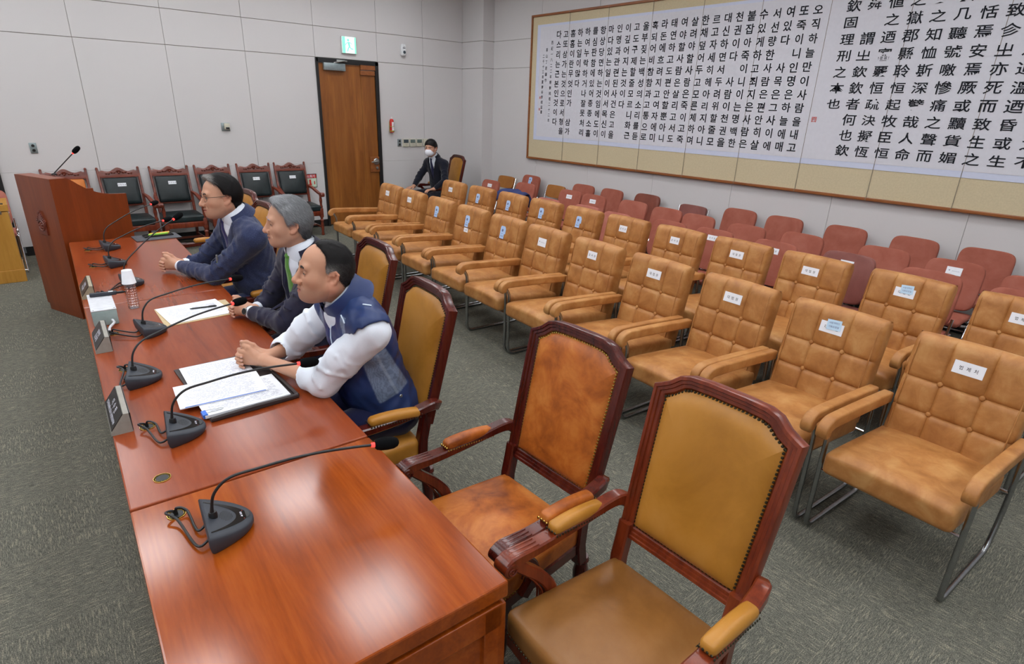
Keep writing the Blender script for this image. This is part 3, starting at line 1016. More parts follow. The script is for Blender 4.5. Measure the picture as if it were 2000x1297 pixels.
        pad = b.build('arm_pad', back_l, t)
        if nail_on:
            b = MB()
            for e in (-1, 1):
                for k in range(19):
                    b.dome((0, 0, 0), .0046, .003, TR(-.085+k*.0132, s_*.2985+e*.0265, .661-(.04+k*.0132)*.06)@RT(-e*PI/2.6, 'X'), 6)
            for k in range(4):
                for x, q in ((-.092, -1), (.162, 1)):
                    b.dome((0, 0, 0), .0046, .003, TR(x, s_*.2985-.02+k*.0133, .668-(x+.045)*.06)@RT(q*PI/2.6, 'Y'), 6)
            b.build('nail_trim', nail, pad)['kind'] = 'stuff'
        # front leg
        b = MB()
        b.box((-.215, s_*.235, .335), (.06, .06, .10), .006)
        b.lathe([(.02, 0), (.026, .015), (.018, .04), (.026, .10), (.034, .19), (.036, .23), (.022, .255), (.033, .268), (.026, .29)], 14, TR(-.215, s_*.235, 0))
        b.build('front_leg', wd, t)
    # seat
    def tap(p):
        k = (p[0]+.25)/.5
        return (p[0]-(.02*(1-(2*p[1]/.56)**2) if k < .5 else -.0), p[1]*(1-.17*max(0, k)), p[2]-.01*k)
    b = MB(); b.cushion((.50, .565, .105), .03, (.022, 0), 14, TR(-.05, 0, .42), tap); b.build('seat', seat_l, t)
    b = MB()
    b.bar([(-.285, -.262, .352), (-.297, -.14, .352), (-.302, 0, .352), (-.297, .14, .352), (-.285, .262, .352)], .03, .055, side=(1, 0, 0))
    for s_ in (-1, 1): b.bar([(-.28, s_*.266, .352), (.20, s_*.222, .346)], .03, .055)
    b.bar([(.205, -.225, .346), (.205, .225, .346)], .03, .05, side=(1, 0, 0))
    b.build('seat_rail', wd, t)
    if nail_on:
        b = MB()
        for s_ in (-1, 1):
            for k in range(34):
                u = k/33
                b.dome((0, 0, 0), .0046, .003, TR(-.27+.44*u, s_*(.279-.05*u), .383-.008*u)@RT(-s_*PI/2, 'X'), 6)
        for k in range(40):
            yy = -.26+.52*k/39
            b.dome((0, 0, 0), .0046, .003, TR(-.302-.018*(1-(yy/.26)**2), yy, .384)@RT(-PI/2, 'Y'), 6)
        b.build('nail_trim', nail, t)['kind'] = 'stuff'
    bpy.context.view_layer.update()
    remember(t)
    return t
cB = make_carver('ochre_leather', 'brown_leather', 'red_mahogany', 'dark_nail')
cA = make_carver('mottled_leather', 'mottled_leather', 'mahogany', 'brass')
cC = make_carver('ochre_leather', 'ochre_leather', 'mahogany', 'dark_nail')
def put(o, x, y, rz, lab):
    o.location = (x, y, 0); o.rotation_euler = (0, 0, rz); o['label'] = lab
    o['group'] = 'carved wooden armchairs at the long table'
put(cB, 1.247, .82, R(0), 'wooden armchair with plain ochre leather back and dark nails, nearest the camera')
put(cA, 1.255, 1.475, R(1), 'wooden armchair with mottled brown leather and bright brass nails')
put(cC, 1.11, 2.42, R(-5), 'wooden armchair under the man in the navy vest')
for x, y, rz, lab in ((1.345, 3.40, R(-3), 'wooden armchair directly behind the grey haired man, ochre back half in view'), (1.25, 4.60, R(0), 'wooden armchair under the man in the blue tweed suit'),
                      (1.25, 5.25, R(1), 'empty wooden armchair whose top shows behind the grey haired head'), (1.36, 6.08, R(3), 'empty wooden armchair farthest along the table, near the lectern'),
                      (5.93, 9.10, R(-6), 'wooden armchair with ochre back under the masked guard')):
    o = dup(cC); put(o, x, y, rz, lab)
o['group'] = ''
del o['group']
# ------------------------------------------------------------------ dark leather carved chairs along the back wall (front faces -Y)
def make_dark(seat_l, pad=True):
    t = thing('armchair', 'x', 'chair')
    wd = 'carved_wood'
    lean = .16
    def bk(y_, z): return .25+lean*(z-.45)/.6+y_
    for s_ in (-1, 1):
        b = MB()
        b.bar([(s_*.262, bk(0, 1.07), 1.06), (s_*.255, bk(0, .7), .7), (s_*.245, .25, .45), (s_*.24, .26, .25), (s_*.24, .31, 0)], [.03, .036, .04, .04, .03], [.035, .04, .045, .045, .035], side=(1, 0, 0))
        b.ball((s_*.263, bk(0, 1.075), 1.07), .018, None, 10)
        b.build('rear_post', wd, t)
        b = MB()
        b.bar(spline([(s_*.262, bk(-.02, .72), .72), (s_*.285, .16, .70), (s_*.295, .02, .665), (s_*.30, -.12, .64), (s_*.30, -.22, .645)], 4), [.035, .05, .055, .05, .06], [.035, .035, .032, .032, .045], side=(1, 0, 0))
        b.lathe([(.0, -.034), (.03, -.033), (.034, -.02), (.034, .02), (.03, .033), (.0, .034)], 14, TR(s_*.30, -.235, .635)@RT(PI/2, 'Y'))
        b.ball((s_*.30, -.262, .642), .016, None, 8); b.ball((s_*.30, -.25, .616), .014, None, 8)
        b.build('arm', wd, t)
        b = MB()
        b.lathe([(.022, 0), (.028, .02), (.02, .06), (.03, .14), (.024, .22), (.034, .24), (.02, .26), (.03, .30)], 12, TR(s_*.265, -.22, 0))
        b.box((s_*.265, -.22, .36), (.06, .06, .14), .006)
        b.lathe([(.02, .42), (.028, .45), (.018, .49), (.026, .55), (.018, .61), (.026, .63)], 12, TR(s_*.272, -.215, 0))
        b.build('front_leg', wd, t)
        b = MB(); b.bar([(s_*.262, -.22, .13), (s_*.242, .28, .13)], .03, .03); b.build('stretcher', wd, t)
    b = MB(); b.bar([(-.25, .02, .13), (.25, .02, .13)], .03, .03, side=(0, 1, 0)); b.build('stretcher', wd, t)
    # carved top rail
    b = MB()
    n = 24
    rows = []
    for i in range(n+1):
        x = -.25+.5*i/n
        a = abs(x)/.25
        top = 1.035+.032*math.exp(-(x/.10)**2)+.012*math.cos(a*7)*(a < .9)
        rows.append([(x, bk(.018, .97), .955), (x, bk(-.018, .97), .955), (x, bk(-.022, 1.0), 1.0), (x, bk(-.014, top), top), (x, bk(.014, top), top)])
    vv = b.grid(rows, False, True); b.face(list(reversed(vv[0]))); b.face(vv[-1])
    rail = b.build('top_rail', wd, t)
    b = MB()
    for q in (-1, 1):
        for k in range(5):
            a = k*.035
            b.ball((q*(.02+a), bk(-.026, 1.0), 1.032-.006*k-.008*(k % 2)), (.018-.001*k, .010, .012), RT(q*.5*(1 if k % 2 else -1), 'Y'), 8)
    b.ball((0, bk(-.03, 1.0), 1.045), (.026, .014, .018), None, 10); b.ball((0, bk(-.03, 1.0), 1.015), (.016, .012, .016), None, 10)
    b.build('carving', wd, rail)
    b = MB()
    for x, q in ((0, 1),): b.bar([(-.245, bk(0, .60), .60), (.245, bk(0, .60), .60)], .03, .04, side=(0, 1, 0))
    b.build('back_rail', wd, t)
    b = MB()
    b.cushion((.44, .36, .06), .022, (.018, 0), 10, frame((0, bk(-.012, .775), .775), (1, 0, 0), (0, lean/.62, .966), (0, -.966, lean/.62)))
    b.build('back_cushion', seat_l, t)
    b = MB(); b.cushion((.53, .50, .09), .025, (.02, 0), 10, TR(0, .0, .43)); b.build('seat', seat_l, t)
    b = MB(); b.box((0, -.235, .35), (.50, .03, .075), .006); b.box((0, .235, .35), (.46, .03, .07), .006)
    for s_ in (-1, 1): b.box((s_*.25, 0, .35), (.03, .46, .07), .006)
    b.build('seat_rail', 'red_mahogany', t)
    bpy.context.view_layer.update(); remember(t)
    return t, frame((0, bk(-.064, .86), .865), (1, 0, 0), (0, lean/.62, .966), (0, -.966, lean/.62))
dk, dk_fr = make_dark('dark_leather')
DORD = ['nearest the lectern', 'second from the lectern', 'third from the lectern, partly hidden', 'second from the door', 'nearest the door']
for i, x in enumerate((1.136, 1.73, 2.325, 2.885, 3.44)):
    o = dk if i == 0 else dup(dk)
    o.location = (x, 9.30-.02*(i == 1), 0); o.rotation_euler = (0, 0, R((1, -1, 2, -2, -3)[i]))
    o['label'] = 'dark leather carved armchair against the back wall, '+DORD[i]
    o['group'] = 'dark leather chairs along the back wall'
    o.scale = (.9, 1, 1)
    bpy.context.view_layer.update()
    paper_tag(o, dk_fr@TR(0, 0, .002), .11, .045, '보좌직원', 'white_paper', 'plain', .02)
og, _ = make_dark('orange_leather')
og.scale = (.9, 1, 1); og.location = (.53, 9.30, 0); og['label'] = 'carved chair with orange leather back behind the wooden lectern'
# ------------------------------------------------------------------ folding chairs with padded backs on chrome frames (front faces -X)
def make_fold(mat, low=False):
    t = thing('folding_chair', 'x', 'chair')
    H = .90
    A = R(14)
    w, h = (.44, .42) if not low else (.42, .22)
    top = H if not low else H-.03
    bm_ = TR(.0, 0, top)@RT(A, 'Y')@frame((0, 0, -h/2), (0, -1, 0), (0, 0, 1), (-1, 0, 0))
    b = MB()
    n = 40
    def ol(k, ww, hh, rr):
        a = 2*PI*k/n
        e = 2/5.5
        return (ww/2*math.copysign(abs(math.cos(a))**e, math.cos(a)), hh/2*math.copysign(abs(math.sin(a))**e, math.sin(a)))
    rows = []
    for s_, d in ((.93, -.028), (.985, -.022), (1, -.010), (1, .006), (.985, .018), (.94, .026), (.8, .031), (.5, .034), (.1, .035)):
        rows.append([(p[0]*s_, p[1]-(1-s_)*0, d+.014*(2*p[0]*s_/w)**2) for p in (ol(k, w, h, .07) for k in range(n))])
    vv = b.grid(rows, False, True); b.face(list(reversed(vv[0]))); b.face(vv[-1])
    bmesh.ops.transform(b.bm, matrix=bm_, verts=b.bm.verts[:])
    b.build('backrest', mat, t)
    b = MB(); b.cushion((.40, .44, .05), .022, (.012, 0), 8, TR(-.24, 0, .445)); b.build('seat', mat, t)
    for s_ in (-1, 1):
        y = s_*.232
        b = MB()
        b.tube(rounded_path([bm_@V((-s_*.232, h/2-.02, 0)) if low else bm_@V((-s_*.232, -h*.30, 0)), (-.13, y, .42), (-.42, y, .012), (-.45, y, .012)], .05, 5), .011, 8)
        b.build('front_frame', 'chrome', t)
        b = MB(); b.tube(rounded_path([(-.36, y*.94, .43), (-.06, y*.94, .36), (.10, y*.94, .012), (.13, y*.94, .012)], .05, 5), .011, 8); b.build('rear_leg', 'chrome', t)
        b = MB(); b.box((-.10, y, .435), (.14, .02, .03), .006); b.lathe([(.02, 0), (.02, .012), (0, .014)], 12, TR(-.13, y-.006, .42)@RT(-PI/2, 'X')); b.build('hinge', 'chrome', t)
    b = MB(); b.tube([(-.41, -.232, .03), (-.41, .232, .03)], .009, 8); b.build('front_bar', 'chrome', t)
    b = MB(); b.tube([(.09, -.216, .04), (.09, .216, .04)], .009, 8); b.build('rear_bar', 'chrome', t)
    bpy.context.view_layer.update(); remember(t)
    return t, bm_
protos = {}
FW = [(992, 341, 'o'), (1041, 343, 'r'), (1089, 359, 'o'), (1143, 361, 'r'), (1199, 370, 'r'), (1268, 380, 'd'), (1358, 397, 'm'), (1450, 409, 'r'), (1537, 424, 'r'), (1658, 443, 'r'), (1793, 465, 'r'), (1934, 488, 'r')]
FM = [(962, 352, 'r'), (1030, 358, 'r'), (1118, 372, 'r'), (1164, 381, 'r'), (1241, 393, 'r'), (1307, 407, 'r'), (1369, 420, 'r'), (1463, 440, 'r'), (1573, 457, 'r'), (1733, 484, 'r'), (1873, 510, 'r'), (2030, 545, 'r')]
FF = [(1003, 377, 'r'), (1074, 388, 'p'), (1150, 402, 'p'), (1209, 416, 'p'), (1313, 432, 'r'), (1400, 448, 'r'), (1520, 472, 'r'), (1664, 495, 'm'), (1824, 529, 'r'), (2010, 570, 'r')]
FTAG = {(1041, 343): 'b', (962, 352): '감사원', (1118, 372): '감사원', (1164, 381): '대법원', (1313, 432): '감사원', (1400, 448): '감사원', (1520, 472): '대법원', (1664, 495): '대법원', (1824, 529): '법제처', (1873, 510): 'c'}
def py_for(px, x):
    """where the pixel's ray crosses the plane x"""
    d = RX*(px[0]-1000)+RY*(px[1]-648.5)+RZ*1137
    t_ = x/d.x
    return d.y*t_, 2+d.z*t_
FM_MAT = {'r': 'red_fabric', 'p': 'pink_fabric', 'm': 'maroon_vinyl', 'd': 'dark_red_vinyl', 'o': 'ochre_vinyl'}
KINDW = {'r': 'red', 'p': 'pinkish', 'm': 'maroon vinyl', 'd': 'dark brown red', 'o': 'low backed ochre'}
NUM = ['first', 'second', 'third', 'fourth', 'fifth', 'sixth', 'seventh', 'eighth', 'ninth', 'tenth', 'eleventh', 'twelfth', 'thirteenth', 'fourteenth']
for rown, lst, x0 in (('wall', FW, 6.965), ('middle red', FM, 6.18), ('front red', FF, 5.47)):
    for i, (px, py, kd) in enumerate(lst):
        low = kd == 'o' or (kd == 'm' and rown == 'wall')
        key = (kd, low)
        if key not in protos:
            protos[key] = make_fold(FM_MAT[kd], low)
            o = protos[key][0]
        else:
            o = dup(protos[key][0])
        bm_ = protos[key][1]
        yy, zz = py_for((px, py), x0)
        o.location = (x0, yy, 0)
        o.rotation_euler = (0, 0, R(random.uniform(-3, 3)))
        o.scale = (1, 1, max(.94, min(1.03, zz/.90)))
        tg = FTAG.get((px, py))
        o['label'] = f"{KINDW[kd]} folding chair{' with paper tag' if tg else ''}, {NUM[i]} from the door in {rown} row"
        o['group'] = f'folding chairs in the {rown} row'
        if tg:
            bpy.context.view_layer.update()
            m = bm_@TR(-.0, .115, .0375)
            if tg == 'b': paper_tag(o, m, .085, .12, None, 'blue_paper', 'badge')
            elif tg == 'c': paper_tag(o, m, .115, .07, None, 'white_paper', 'card')
            else: paper_tag(o, m, .11, .055, tg)
bpy.context.view_layer.update()
# ------------------------------------------------------------------ the long table: three desks end to end
TT = .743
DROT = R(-2.55)
UD = V((math.sin(-DROT), math.cos(DROT), 0)); VD = V((math.cos(DROT), -math.sin(-DROT), 0))
def desk(y0, y1, wd, panel, label, grom):
    Ln = (y1-y0)/math.cos(DROT)
    mid = V((.07+.0445*((y0+y1)/2-1.972), (y0+y1)/2, 0))
    W = .825
    c = mid+VD*(W/2)
    t = thing('desk', label, 'desk', c, DROT, 'desks of the long table')
    b = MB(); b.box((0, 0, TT-.028), (W, Ln-.004, .056), .006); b.build('top', wd, t, False)
    b = MB(); b.box((0, 0, TT-.063), (W-.05, Ln-.05, .02)); b.build('shadow_gap', 'shadow_gap', t, False)
    b = MB(); b.box((-W/2+.03, 0, .335), (.025, Ln-.02, .67), .003); b.box((-W/2+.032, 0, .03), (.04, Ln-.01, .06), .003); b.build('front_panel', panel, t, False)
    for e in (-1, 1):
        b = MB()
        y = e*(Ln/2-.016)
        b.box((0, y-e*.006, .335), (W-.10, .016, .66))
        for x in (-W/2+.05, W/2-.045): b.box((x, y, .335), (.075, .03, .67), .003)
        b.box((0, y, .63), (W-.04, .03, .085), .003); b.box((0, y, .05), (W-.04, .03, .10), .003)
        b.build('end_panel', panel, t, False)
    b = MB(); b.box((W/2-.17, 0, .625), (.03, Ln-.06, .09), .003); b.build('apron', panel, t, False)
    mi = Matrix.Translation(c)@RT(DROT, 'Z')
    for gx, gy in grom:
        p = mi.inverted()@V((gx, gy, 0))
        b = MB(); b.lathe([(.0, -.001), (.021, -.001), (.0225, .0025), (.026, .0025), (.028, .0)], 20, TR(p.x, p.y, TT+.0005)); b.lathe([(.0222, -.004), (.0222, .003), (.028, .003), (.0285, -.0)], 20, TR(p.x, p.y, TT)); o = b.build('grommet', 'brass', t)
        b = MB(); b.lathe([(.0, 0), (.0205, 0), (.0205, .0012), (0, .0012)], 18, TR(p.x, p.y, TT+.0006)); b.build('grommet_hole', 'black_plastic', o)
    return t
desk(1.010, 1.957, 'cherry_desk', 'cherry_desk', 'short glossy orange brown desk nearest the camera with one microphone', [(.184, 1.852)])
desk(1.962, 4.357, 'cherry_desk_red', 'cherry_panel', 'long reddish desk in the middle with the binder and papers', [(.189, 2.096), (.215, 2.517), (.234, 3.189), (.257, 3.765)])
desk(4.362, 6.535, 'cherry_desk_red', 'cherry_panel', 'far reddish desk against the lectern with the clipboard', [(.304, 4.62), (.344, 5.467), (.375, 6.103)])
# ------------------------------------------------------------------ lectern
t = thing('lectern', 'tall wooden lectern with carved emblem at the far end of the table', 'lectern', (.243, 6.552, 0), R(22))
prof = [(0, .07), (.62, .07), (.62, 1.115), (.55, 1.118), (.47, 1.125), (.38, 1.145), (.29, 1.185), (.22, 1.235), (.165, 1.28), (.13, 1.297), (0, 1.297)]
W = .592
for y0, y1 in ((0, .03), (W-.03, W)):
    b = MB(); b.prism(prof, -y1, -y0, RT(PI/2, 'X'), 0); b.build('side_panel', 'cherry_panel', t, False)
b = MB(); b.box((.014, W/2, .685), (.028, W-.056, 1.225)); b.build('front_panel', 'cherry_panel', t, False)
b = MB(); b.box((.065, W/2, 1.288), (.125, W-.056, .02), .002); b.build('top_strip', 'cherry_panel', t, False)
b = MB(); b.box((.34, W/2, 1.08), (.50, W-.06, .02), .002, TR(.0, 0, 0)); b.build('reading_board', 'cherry_panel', t, False)
b = MB(); b.box((.31, W/2, .036), (.605, W-.02, .072), .003); b.build('plinth', 'cherry_panel', t, False)
b = MB()
eo = [(0, .125), (.028, .085), (.058, .045), (.072, .03), (.066, -.02), (.068, -.10), (.03, -.092), (0, -.10), (-.03, -.092), (-.068, -.10), (-.066, -.02), (-.072, .03), (-.058, .045), (-.028, .085)]
me_ = frame((-.0, W/2, .875), (0, -1, 0), (0, 0, 1), (-1, 0, 0))
b.prism([(p[0]*.95, p[1]*.98) for p in eo], 0, .012, me_, .004)
for k in range(24): pass
b.tube([(.045*math.cos(a), .046*math.sin(a)-.012, .014) for a in [2*PI*k/24 for k in range(24)]], .006, 6, True, m=me_)
for k in range(5):
    a = PI/2+k*2*PI/5
    b.ball(tuple(me_@V((.022*math.cos(a), .022*math.sin(a)-.012, .016))), (.009, .012, .012), None, 8)
b.ball(tuple(me_@V((0, -.012, .018))), (.008, .009, .009), None, 8)
for s_ in (-1, 1):
    for k in range(5): b.bar([me_@V((s_*.050, -.03-.014*k, .012)), me_@V((s_*.066, -.03-.014*k, .012))], .007, .008)
    for k in range(6): b.ball(tuple(me_@V((s_*(.008+.011*k), .108-.015*k, .013))), (.006, .007, .007), None, 6)
b.build('carved_emblem', 'carved_wood', t)
# ------------------------------------------------------------------ gooseneck conference microphones
def mic(name_label, base, yaw, head, cable_to, sag=.035, lectern=False):
    """base: middle of the rear edge on the table; head: where the neck meets the foam; yaw turns the base"""
    bx, by, bz = base
    t = thing('microphone', name_label, 'microphone', base, yaw)
    inv = (Matrix.Translation(base)@RT(yaw, 'Z')).inverted()
    hd = inv@V(head)
    if not lectern:
        hw, D = .112, .138
        ol = []
        for k in range(25):
            a = -1+2*k/24
            y = hw*math.copysign(1-(1-abs(a))**1.25, a)
            x = D*(1-abs(a)**2.1)
            ol.append((x, y))
        def ztop(x): return .068-.042*(x/D)
        b = MB()
        n = len(ol)
        rows = []
        for ins, zf in ((.010, 0), (.004, .15), (0, .5), (0, .86), (.004, .97), (.012, 1.0)):
            p = inset(ol, ins)
            rows.append([(q[0]+.0, q[1], ztop(max(0, q[0]))*zf) for q in p])
        vv = b.grid(rows, False, True); b.face(list(reversed(vv[0]))); b.face(vv[-1])
        b.build('base', 'charcoal_plastic', t, True, 50)
        b = MB()
        arc = []
        for k in range(31):
            a = -1+2*k/30
            wd_ = .019*(1-abs(a)**2)+.0010
            x = .098*(1-abs(a)**2)+.012
            y = .083*a
            arc.append([(x-wd_, y*.97, ztop(x-wd_)+.0008), (x+wd_*.6, y*1.02, ztop(x+wd_*.6)+.0008)])
        b.grid(arc); b.build('gloss_band', 'gloss_black', t)
        b = MB()
        for i in range(-6, 7):
            for j in range(-4, 5):
                if (i/6.5)**2+(j/4.5)**2 < 1: b.dome((0, 0, 0), .0016, .0006, TR(.062+j*.0042, i*.0042, ztop(.062+j*.0042)+.0003), 5)
        b.build('speaker_grille', 'black_plastic', t)['kind'] = 'stuff'
        b = MB()
        b.prism([(.018*math.cos(a)*.55, .018*math.sin(a)) for a in [2*PI*k/16 for k in range(16)]], 0, .0012, TR(.118, 0, ztop(.118)))
        b.build('talk_button', 'black_plastic', t)
        for y in (-.022, .022):
            b = MB(); b.dome((0, 0, 0), .003, .0012, TR(.115-.006, y, ztop(.112)+.0006), 6); b.build('button_mark', 'red_paint', t)
        L = Letters(); L.add('▲ BXB', .0085, frame((.104, 0, ztop(.104)+.0016), (0, 1, 0), (-.97, 0, .24), (.24, 0, .97)), .01); L.build('lettering', 'white_ink', t)
        st = V((.028, 0, .058))
    else:
        b = MB(); b.lathe([(.022, 0), (.022, .008), (.012, .014), (0, .014)], 14); b.build('base', 'black_plastic', t)
        st = V((0, 0, .012))
    dirv = (hd-st).normalized()
    if not lectern:
        e1 = st+V((0, 0, .055))
        p1 = st+V((dirv.x*.015, dirv.y*.015, .085)); p2 = st+V((dirv.x*.065, dirv.y*.065, .128))
        L_ = (hd-p2)
        path = [st, st+V((0, 0, .03)), p1, p2]+[p2+L_*k/5+V((0, 0, sag*math.sin(PI*k/5)*.5)) for k in range(1, 5)]+[hd]
    else:
        path = [st, st+(hd-st)*.5, hd]
    path = spline(path, 5)
    b = MB()
    b.tube(path, [.0105, .010, .0085, .0062, .0055]+[.0046]*30 if not lectern else .0045, 10)
    if not lectern: b.lathe([(.013, -.002), (.013, .012), (.0105, .02), (.0, .02)], 14, TR(*st))
    b.build('gooseneck', 'black_plastic', t)
    ax = (path[-1]-path[-4]).normalized()
    q = ax.orthogonal().normalized()
    fm = frame(hd, q, ax.cross(q), ax)
    b = MB(); b.lathe([(.0, -.004), (.0078, -.004), (.0085, .004), (.0085, .010), (.0, .010)], 14, fm); b.build('light_ring', 'red_ring', t)
    b = MB(); b.lathe([(.0, .007), (.012, .008), (.018, .014), (.0215, .028), (.022, .05), (.020, .07), (.014, .083), (.006, .088), (.0, .089)], 18, fm); b.build('foam_windshield', 'foam', t)
    if cable_to:
        c = inv@V((cable_to[0], cable_to[1], bz))
        b = MB()
        b.tube(spline([(.008, -.045, .018), (-.03, -.05, .012), (c.x-.0, c.y-.06, .02), (c.x-.028, c.y-.015, .026), (c.x-.008, c.y, .016), (c.x, c.y, -.012)], 6), .0042, 8)
        b.tube(spline([(.008, .03, .02), (-.02, .025, .012), (c.x+.03, c.y+(-.02), .018), (c.x+.002, c.y, .024), (c.x+.002, c.y, -.012)], 6), .0042, 8)
        b.build('cable', 'black_plastic', t)
    return t
mic('gooseneck microphone alone on the short orange desk nearest the camera', (.232, 1.690, TT), R(-6), (.735, 1.555, .945), (.184, 1.852))
mic('gooseneck microphone beside the open binder with its head at the white sleeve', (.262, 2.385, TT), R(-8), (.782, 2.33, .945), (.215, 2.517))
mic('gooseneck microphone between the two near nameplates with head before the watch', (.225, 3.02, TT), R(-12), (.760, 3.19, .985), (.234, 3.189))
mic('gooseneck microphone beside the grey box, in front of the white papers', (.372, 3.665, TT), R(4), (.925, 3.845, .938), (.257, 3.765))
mic('gooseneck microphone standing behind the water bottle', (.44, 4.77, TT), R(0), (.862, 4.955, 1.145), (.304, 4.62))
mic('second gooseneck microphone from the lectern, behind the bottle\'s one', (.43, 5.43, TT), R(2), (.905, 5.66, 1.02), (.344, 5.467))
mic('gooseneck microphone on the far desk nearest the lectern', (.475, 6.07, TT), R(2), (.945, 6.38, 1.055), (.375, 6.103))
mic('thin gooseneck microphone rising from the top of the lectern', (.305, 6.915, 1.2975), 0, (.475, 6.86, 1.485), None, lectern=True)
# ------------------------------------------------------------------ nameplates
def nameplate(x, y0, y1, body, rows, label):
    yc = (y0+y1)/2
    t = thing('nameplate', label, 'nameplate', (x, yc, TT), DROT)
    Ln = y1-y0
    cs = [(-.037, 0), (.037, 0), (.034, .082), (.016, .084), (-.034, .016)]
    b = MB(); b.prism(cs, -Ln/2, Ln/2, frame((0, 0, 0), (1, 0, 0), (0, 0, 1), (0, -1, 0)), 0); b.build('body', body, t, False)
    o, u = V((-.034, 0, .016)), V((.05, 0, .068)).normalized()
    fr = frame(o+u*.043+V((-.0016, 0, .0011)), (0, -1, 0), u, V((0, -1, 0)).cross(u))
    b = MB(); b.box((0, 0, 0), (Ln-.004, .078, .002), 0, fr); b.build('face_plate', 'plate_black', t, False)
    b = MB(); b.box((.0375, 0, .044), (.003, Ln-.004, .078)); b.build('rear_plate', 'plate_black', t, False)
    L = Letters()
    for tx, dy, sz in rows: L.add(tx, sz, fr@TR(0, dy, .0016), .012)
    L.build('lettering', 'white_ink', t)
nameplate(.135, 2.515, 2.812, 'stone_grey', [('이  수  진', .012, .030), ('한국방송통신공사 공영방송지부', -.017, .0185)], 'nameplate in front of the binder with two lines of white lettering')
nameplate(.19, 3.484, 3.782, 'stone_grey', [('법무처장', .014, .024), ('김 철 현', -.014, .028)], 'grey nameplate just before the grey control box')
nameplate(.232, 4.556, 4.857, 'stone_beige', [('사무처장', .014, .024), ('박 상 현', -.014, .028)], 'beige nameplate farthest along the table edge, beyond the grey control box')
# ------------------------------------------------------------------ control box with recorder, bottle with cup
t = thing('control_box', 'grey green metal box on the table edge', 'box', (.258, 4.118, TT), DROT)
b = MB(); b.box((0, 0, .046), (.122, .37, .09), .004); b.build('lower_case', 'grey_green', t)
b = MB(); b.box((0, .0, .093), (.124, .372, .006), .002); b.build('lid', 'light_grey', t)
for x in (-.052, .052):
    b = MB(); b.dome((x, -.172, .096), .005, .003, None, 8); b.build('screw', 'dull_chrome', t)
b = MB(); b.tube(spline([(.03, -.183, .03), (.035, -.21, .02), (.01, -.26, .012), (.0, -.33, .010)], 5), .007, 8); b.build('cable', 'light_grey', t)
t = thing('voice_recorder', 'black pen shaped recorder on the grey metal box', 'recorder', (.285, 4.235, TT+.096), R(-8))
b = MB(); b.box((0, 0, .012), (.14, .028, .022), .005); b.build('case', 'charcoal_plastic', t)
b = MB(); b.lathe([(.0, 0), (.008, 0), (.008, .03), (.003, .05), (0, .051)], 10, TR(.07, 0, .012)@RT(PI/2, 'Y')); b.build('tip', 'black_plastic', t)
b = MB(); b.box((.04, 0, .0235), (.024, .02, .002)); b.build('display', 'white_plastic', t)
t = thing('water_bottle', 'clear ribbed plastic water bottle under an upturned paper cup', 'bottle', (.427, 4.20, TT))
pr_ = [(.0, .002), (.026, .001), (.0305, .006)]
for k in range(9):
    z = .016+k*.0165
    pr_ += [(.0320, z), (.0322, z+.003), (.0280, z+.009), (.0282, z+.012)]
pr_ += [(.031, .168), (.029, .18), (.018, .197), (.0135, .205), (.0135, .222), (.0, .223)]
pin = [(max(0, r_-.0009), z+(.001 if z < .01 else 0)) for r_, z in pr_]
b = MB()
rws = [[(r_*math.cos(2*PI*j/28), r_*math.sin(2*PI*j/28), z) for j in range(28)] for r_, z in pr_[1:-1]]
rwi = [[(r_*math.cos(2*PI*j/28), r_*math.sin(2*PI*j/28), z) for j in range(28)] for r_, z in pin[1:-1]]
vo = b.grid(rws, False, True); vi = b.grid([list(reversed(r)) for r in rwi], False, True)
b.face(list(reversed(vo[0]))); b.face(list(reversed(vi[0])))
for j in range(28): b.face((vo[-1][j], vo[-1][(j+1) % 28], vi[-1][27-(j+1) % 28], vi[-1][27-j]))
b.build('body', 'clear_plastic', t)
b = MB(); b.lathe([(.0, .214), (.0155, .214), (.0155, .232), (.0, .233)], 16); b.build('cap', 'white_plastic', t)
t = thing('paper_cup', 'white paper cup upturned on top of the water bottle', 'cup', (.427, 4.20, TT+.163))
b = MB(); b.lathe([(.0385, .0), (.040, .002), (.0385, .004), (.0285, .082), (.0275, .084), (.0, .082)], 24, None); b.build('cup', 'white_paper', t)
# ------------------------------------------------------------------ papers
def text_lines(parent, fr, w, h, rows, cols, mat, size=.006, nm='printed_text'):
    """lines of small print as short dashes of ink"""
    b = MB()
    r_ = random.Random(3)
    for i in range(rows):
        y = h/2-h*(i+.5)/rows
        x = -w/2
        while x < w/2-.01:
            l_ = r_.uniform(.006, .02)
            if r_.random() < .7: 
                a, c = x, min(w/2, x+l_)
                v = [b.bm.verts.new(p) for p in ((a, y-size*.16, 0), (c, y-size*.16, 0), (c, y+size*.16, 0), (a, y+size*.16, 0))]
                b.face(v)
            x += l_+.003
    bmesh.ops.transform(b.bm, matrix=fr, verts=b.bm.verts[:])
    return b.build(nm, mat, parent, False)
def quad_frame(a, b_, c, z):
    """a origin corner, b_ along x, c along y"""
    a, b_, c = [V((q[0], q[1], 0)) for q in (a, b_, c)]
    x = (b_-a); y = (c-a)
    return x.length, y.length, frame(((b_.x+c.x)/2, (b_.y+c.y)/2, z), x.normalized(), (y-x.normalized()*y.dot(x.normalized())).normalized(), (0, 0, 1))
t = thing('document_binder', 'open dark brown leather binder under the clasped hands', 'binder', (.605, 2.72, TT), R(1))
b = MB(); b.cushion((.37, .635, .008), .0035, (0, 0), 6, TR(0, 0, .0045)); b.build('cover', 'binder', t)
b = MB()
